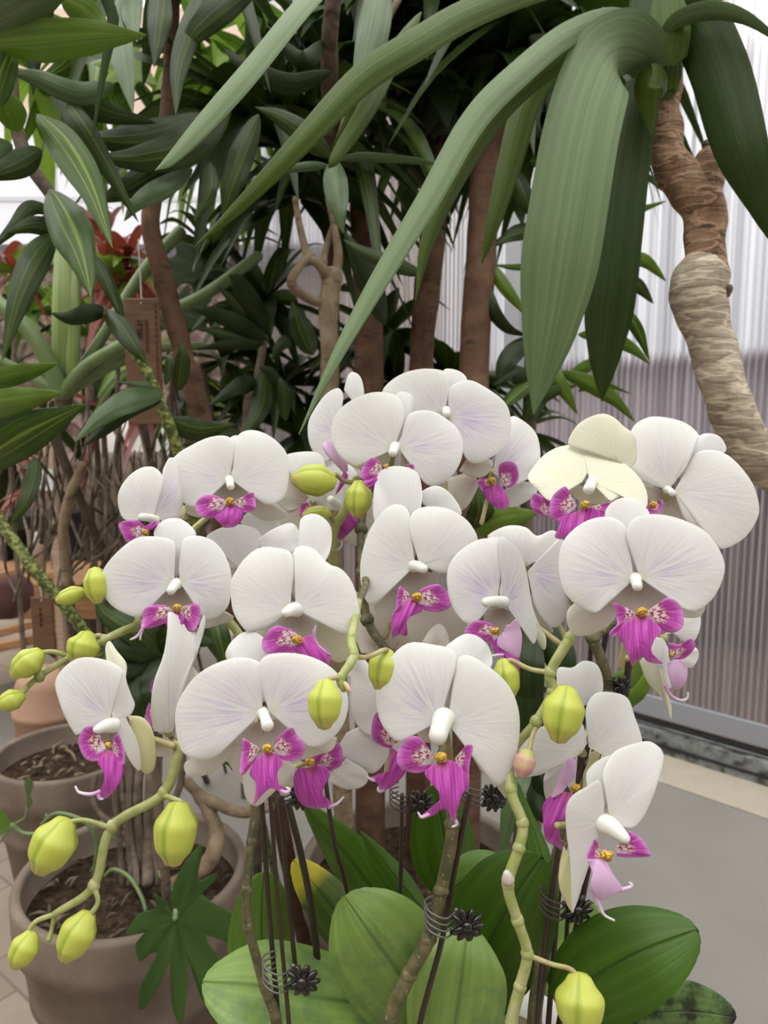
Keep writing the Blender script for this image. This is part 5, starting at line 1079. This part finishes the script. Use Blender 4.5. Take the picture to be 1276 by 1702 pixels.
for (px, py, n, L, w) in ((440,500,26,.24,.04),(470,640,26,.22,.035),(400,690,22,.22,.035),(370,600,20,.2,.035),(520,720,20,.2,.04),(640,560,22,.25,.05),(660,640,22,.22,.05),(760,640,22,.22,.05),(860,720,20,.2,.04),(350,420,16,.2,.04)): whorl(b, W(px, py, 1.65), n, L, w, droop=.4, mis=(0, 1))
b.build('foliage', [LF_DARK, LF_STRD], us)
# leaves low behind the orchids
lo = tree('shrub', gp(830, 1180, 1.0), 'low dark leafy plant seen between the middle and right orchid stems', 'shrub')
trunk(lo, [(880,1000,.9),(890,1150,.92),(895,1330,.95)], [6,7,8], BK_TWIG, ground=(0,.1,.3))
for p_, w_, m_ in (([(880,1040,.85),(870,1100,.82),(880,1180,.82),(920,1240,.84)],70,LF_DARK),([(900,1030,.85),(930,1100,.82),(940,1180,.82)],60,LF_DARK),([(870,1060,.85),(860,1160,.82),(880,1290,.82)],60,LF_DARK),([(790,880,.85),(800,850,.82),(790,800,.82)],50,LF_STRD),([(790,885,.85),(840,865,.82),(895,852,.82)],52,LF_BR),([(880,1280,.85),(930,1330,.82),(945,1400,.82)],50,LF_DARK),([(880,1250,.85),(850,1330,.82),(830,1440,.82)],40,LF_GREY),([(880,1300,.85),(900,1350,.82),(940,1370,.82)],34,LF_DARK),([(1030,1180,.85),(1060,1140,.84),(1090,1095,.84)],40,LF_BR)):
    pleaf(lo, p_, w_, m_, 'lance', (10, 10), .25, solid=.0008)
ll = tree('shrub', gp(250, 1130, 1.1), 'dark broad-leaved plant behind the edge-on orchid bloom', 'shrub')
trunk(ll, [(250,1060,1.1),(252,1140,1.1),(255,1230,1.12)], [6,7,8], BK_TWIG, ground=(0,.1,0))
for p_, w_, m_ in (([(270,1090,1.05),(230,1050,1.02),(180,1020,1.02),(160,1000,1.02)],50,LF_STRD),([(270,1090,1.05),(220,1075,1.02),(165,1080,1.02)],46,LF_DARK),([(260,1090,1.05),(265,1150,1.02),(250,1220,1.02)],70,LF_DARK),([(250,1080,1.05),(300,1060,1.02),(360,1070,1.02)],50,LF_DARK),([(240,1100,1.05),(225,1160,1.02),(230,1210,1.02)],60,LF_DARK),([(250,1090,1.05),(200,1110,1.02),(190,1150,1.02)],50,LF_DARK),([(340,1000,1.05),(360,1060,1.02),(380,1120,1.02)],50,LF_STRD),([(420,850,1.0),(450,865,.98),(480,880,.98)],40,LF_BR)):
    pleaf(ll, p_, w_, m_, 'lance', (10, 10), .25, solid=.0008)
# ---- red crotons
def croton(px, py, d, lab, n, mats, L=.16):
    t = tree('croton', gp(px, py+150, d), lab, 'plant'); trunk(t, [(px,py,d),(px+4,py+120,d),(px-3,py+300,d)], [3,3.5,4], BK_TWIG, ground=(0,.02,0))
    b = MB(); 
    for q in range(3): whorl(b, W(px+RND.uniform(-25,25), py+RND.uniform(-30,40), d), n, L, .032, el=(-50, 70), droop=.5, mis=list(range(len(mats))))
    b.build('foliage', mats, t)
croton(200, 430, 1.7, 'red and yellow croton behind the tag string', 12, [LF_RED, LF_BR, LF_RED])
croton(20, 450, 2.35, 'pink-leaved cordyline at the left edge', 9, [LF_PINK, LF_RED, LF_BR], .2)
croton(70, 790, 2.35, 'small dark red croton left of the paper-labelled board', 5, [LF_RED], .12)
croton(150, 400, 2.1, 'brownish red croton left of the red and yellow one', 10, [LF_RED, LF_PINK, LF_BR], .18)
for lab, spots, mats in (('far mixed green shrub behind the thick philodendron stalks', ((40,520),(150,560),(250,600),(330,640),(120,470),(20,610)), [LF_BR, LF_DARK, LF_STR, LF_DARK]), ('far reddish shrub low behind the left bare twigs', ((60,690),(170,680),(20,760),(250,680)), [LF_RED, LF_DARK, LF_PINK, LF_DARK])):
    t = tree('shrub', gp(spots[1][0], 700, 2.8), lab, 'shrub'); trunk(t, [(spots[1][0],spots[1][1],2.8),(spots[1][0]+6,spots[1][1]+100,2.8)], [4,5], BK_TWIG, ground=(0,.05,0)); b = MB()
    for (px, py) in spots: whorl(b, W(px, py, 2.75), 15, .26, .042, el=(-70, 70), droop=.5, mis=(0, 1, 2, 3))
    b.build('foliage', mats, t)
# ---- bare twigs thicket
tw = tree('bare_shrub', gp(170, 900, 1.35), 'thicket of bare grey branching twigs behind the left orchid', 'shrub')
def twig(parent, pts, r, name='branch'): trunk(parent, pts, r, BK_TWIG, name=name, seg=8)
trunk(tw, [(112,970,1.4),(105,880,1.38),(118,820,1.36),(138,772,1.35)], [8,8,8,7], BK_LIGHT, name='stem', seg=12)
trunk(tw, [(112,960,1.4),(118,1010,1.7),(122,1060,2.2)], [7,7,7], BK_TWIG, ground=(0,.2,0))
rs = random.Random(11)
for i in range(46):
    x = rs.uniform(20, 330); y = rs.uniform(900, 1000); P_ = [(x, y, 1.5)]; a = rs.uniform(-2.3, -.8)
    for k in range(4):
        x += math.cos(a)*rs.uniform(30, 70); y += math.sin(a)*rs.uniform(40, 80); a += rs.uniform(-.5, .5); P_.append((x, y, 1.5+rs.uniform(-.1, .15)))
    r0 = rs.uniform(1.5, 4.5); twig(tw, P_, [r0, r0*.9, r0*.8, r0*.6, r0*.4])
for i in range(9):
    x = rs.uniform(150, 330); P_ = [(x, 1080, 1.6), (x+rs.uniform(-12, 12), 900, 1.55), (x+rs.uniform(-20, 20), 780, 1.55), (x+rs.uniform(-30, 30), 660, 1.55)]; trunk(tw, P_, [rs.uniform(2, 4.5)]*4, BK_TWIG, name='branch', seg=8, ground=(0,.8,0) if i < 4 else None)
# ringed green cane
rc = tree('dumb_cane', gp(120, 1040, 1.15), 'ringed green cane slanting down from the left edge behind the buds', 'plant')
b = MB(); P = [W(-40,800,1.1),W(10,880,1.1),W(60,950,1.1),(W(110,1010,1.12)),W(150,1065,1.15),W(190,1140,1.2)]
C = crs(P, 60); b.tube([p for p in C], [.0085*(1+.14*(i % 3 == 0)) for i in range(60)], 12, n=60, smooth=False)
e = C[-1]; b.tube([e, Vector((e.x+.10, e.y+.5, .45)), Vector((e.x+.12, e.y+.7, 0))], [.0085, .009, .010], 10); b.build('cane', RCANE, rc)
# ---- philodendron in the front planter: grey stems, curved stalks, one lobed dark leaf
cB = POT_B[1]; gs = tree('philodendron', Vector((cB.x, cB.y, .38)), 'old philodendron with lobed dark leaf growing in the front clay planter', 'plant')
dB = POT_B[2]
for i, (x0, x1, y1, r_) in enumerate(((205,190,1200,6),(222,215,1190,7),(238,230,1210,8),(250,262,1180,7),(262,300,1200,6),(215,160,1290,5),(245,250,1230,9),(228,205,1250,6))):
    trunk(gs, [(x0,1470,dB-.02*i*.3),(x0+rs.uniform(-8,8),1400,dB),(x1,(1400+y1)/2,dB),(x1+rs.uniform(-10,10),y1,dB+.03)], [r_]*4, BK_TWIG, name='stem', seg=10, bumps=.002)
trunk(gs, [(260,1480,dB),(330,1450,dB),(360,1400,dB+.02),(345,1340,dB+.05),(310,1300,dB+.1)], [11,14,13,11,9], BK_LIGHT, name='root', bumps=.004)
trunk(gs, [(345,1330,dB+.05),(400,1350,dB),(450,1340,dB)], [10,9,8], BK_LIGHT, name='root', bumps=.003)
for P_ in ([(156,1458,dB-.1),(160,1400,dB-.12),(140,1365,dB-.13),(95,1352,dB-.12),(70,1370,dB-.1)], [(175,1455,dB-.1),(190,1445,dB-.12),(215,1458,dB-.14),(235,1490,dB-.16),(242,1512,dB-.17)], [(280,1480,dB-.05),(250,1430,dB),(200,1400,dB),(170,1370,dB)], [(20,1370,dB-.1),(40,1385,dB-.1),(70,1382,dB-.1),(78,1355,dB-.1)]):
    trunk(gs, P_, [3.5]*len(P_), GPET, name='leafstalk', seg=8)
lobed(gs, (930,1110), [(900,1000),(930,900),(985,800),(1062,712),(1072,760),(1050,900),(1140,865),(1135,910),(1075,985),(1240,1090),(1232,1230),(1090,1200),(1200,1380),(1215,1560),(1180,1680),(1080,1560),(1010,1330),(990,1500),(965,1668),(915,1580),(905,1400),(900,1330),(850,1450),(770,1578),(735,1575),(745,1470),(835,1300),(795,1290),(742,1332),(720,1240),(770,1170),(668,1195),(735,1080),(830,1050),(815,985),(860,1000),(900,1050)], dB-.22, LF_LOB, crop=(0,1180,3.19), ty=-.3, bow=.03)
b = MB(); b.tube([W(285,1480,dB-.1), W(292,1505,dB-.2), W(291,1528,dB-.222)], [.005,.005,.004], 8); b.build('leafstalk', GPET, gs)
# small ivy sprig on the rear planter rim and leaf at the left edge
iv = tree('ivy_sprig', W(40, 1350, 1.3), 'small green ivy leaf at the left edge by the planters', 'plant')
lobed(iv, (22,1372), [(0,1340),(-10,1350),(-30,1380),(-10,1392),(8,1382),(22,1374)], 1.3, LF_O2)
lobed(iv, (45,1325), [(40,1300),(47,1290),(56,1305),(50,1322),(54,1335),(46,1345)], 1.3, LF_GREY)
b = MB(); b.tube([W(45,1345,1.3), W(40,1360,1.3), W(22,1372,1.3), W(0,1400,1.3)], [.002]*4, 6); b.build('stem', GPET, iv)
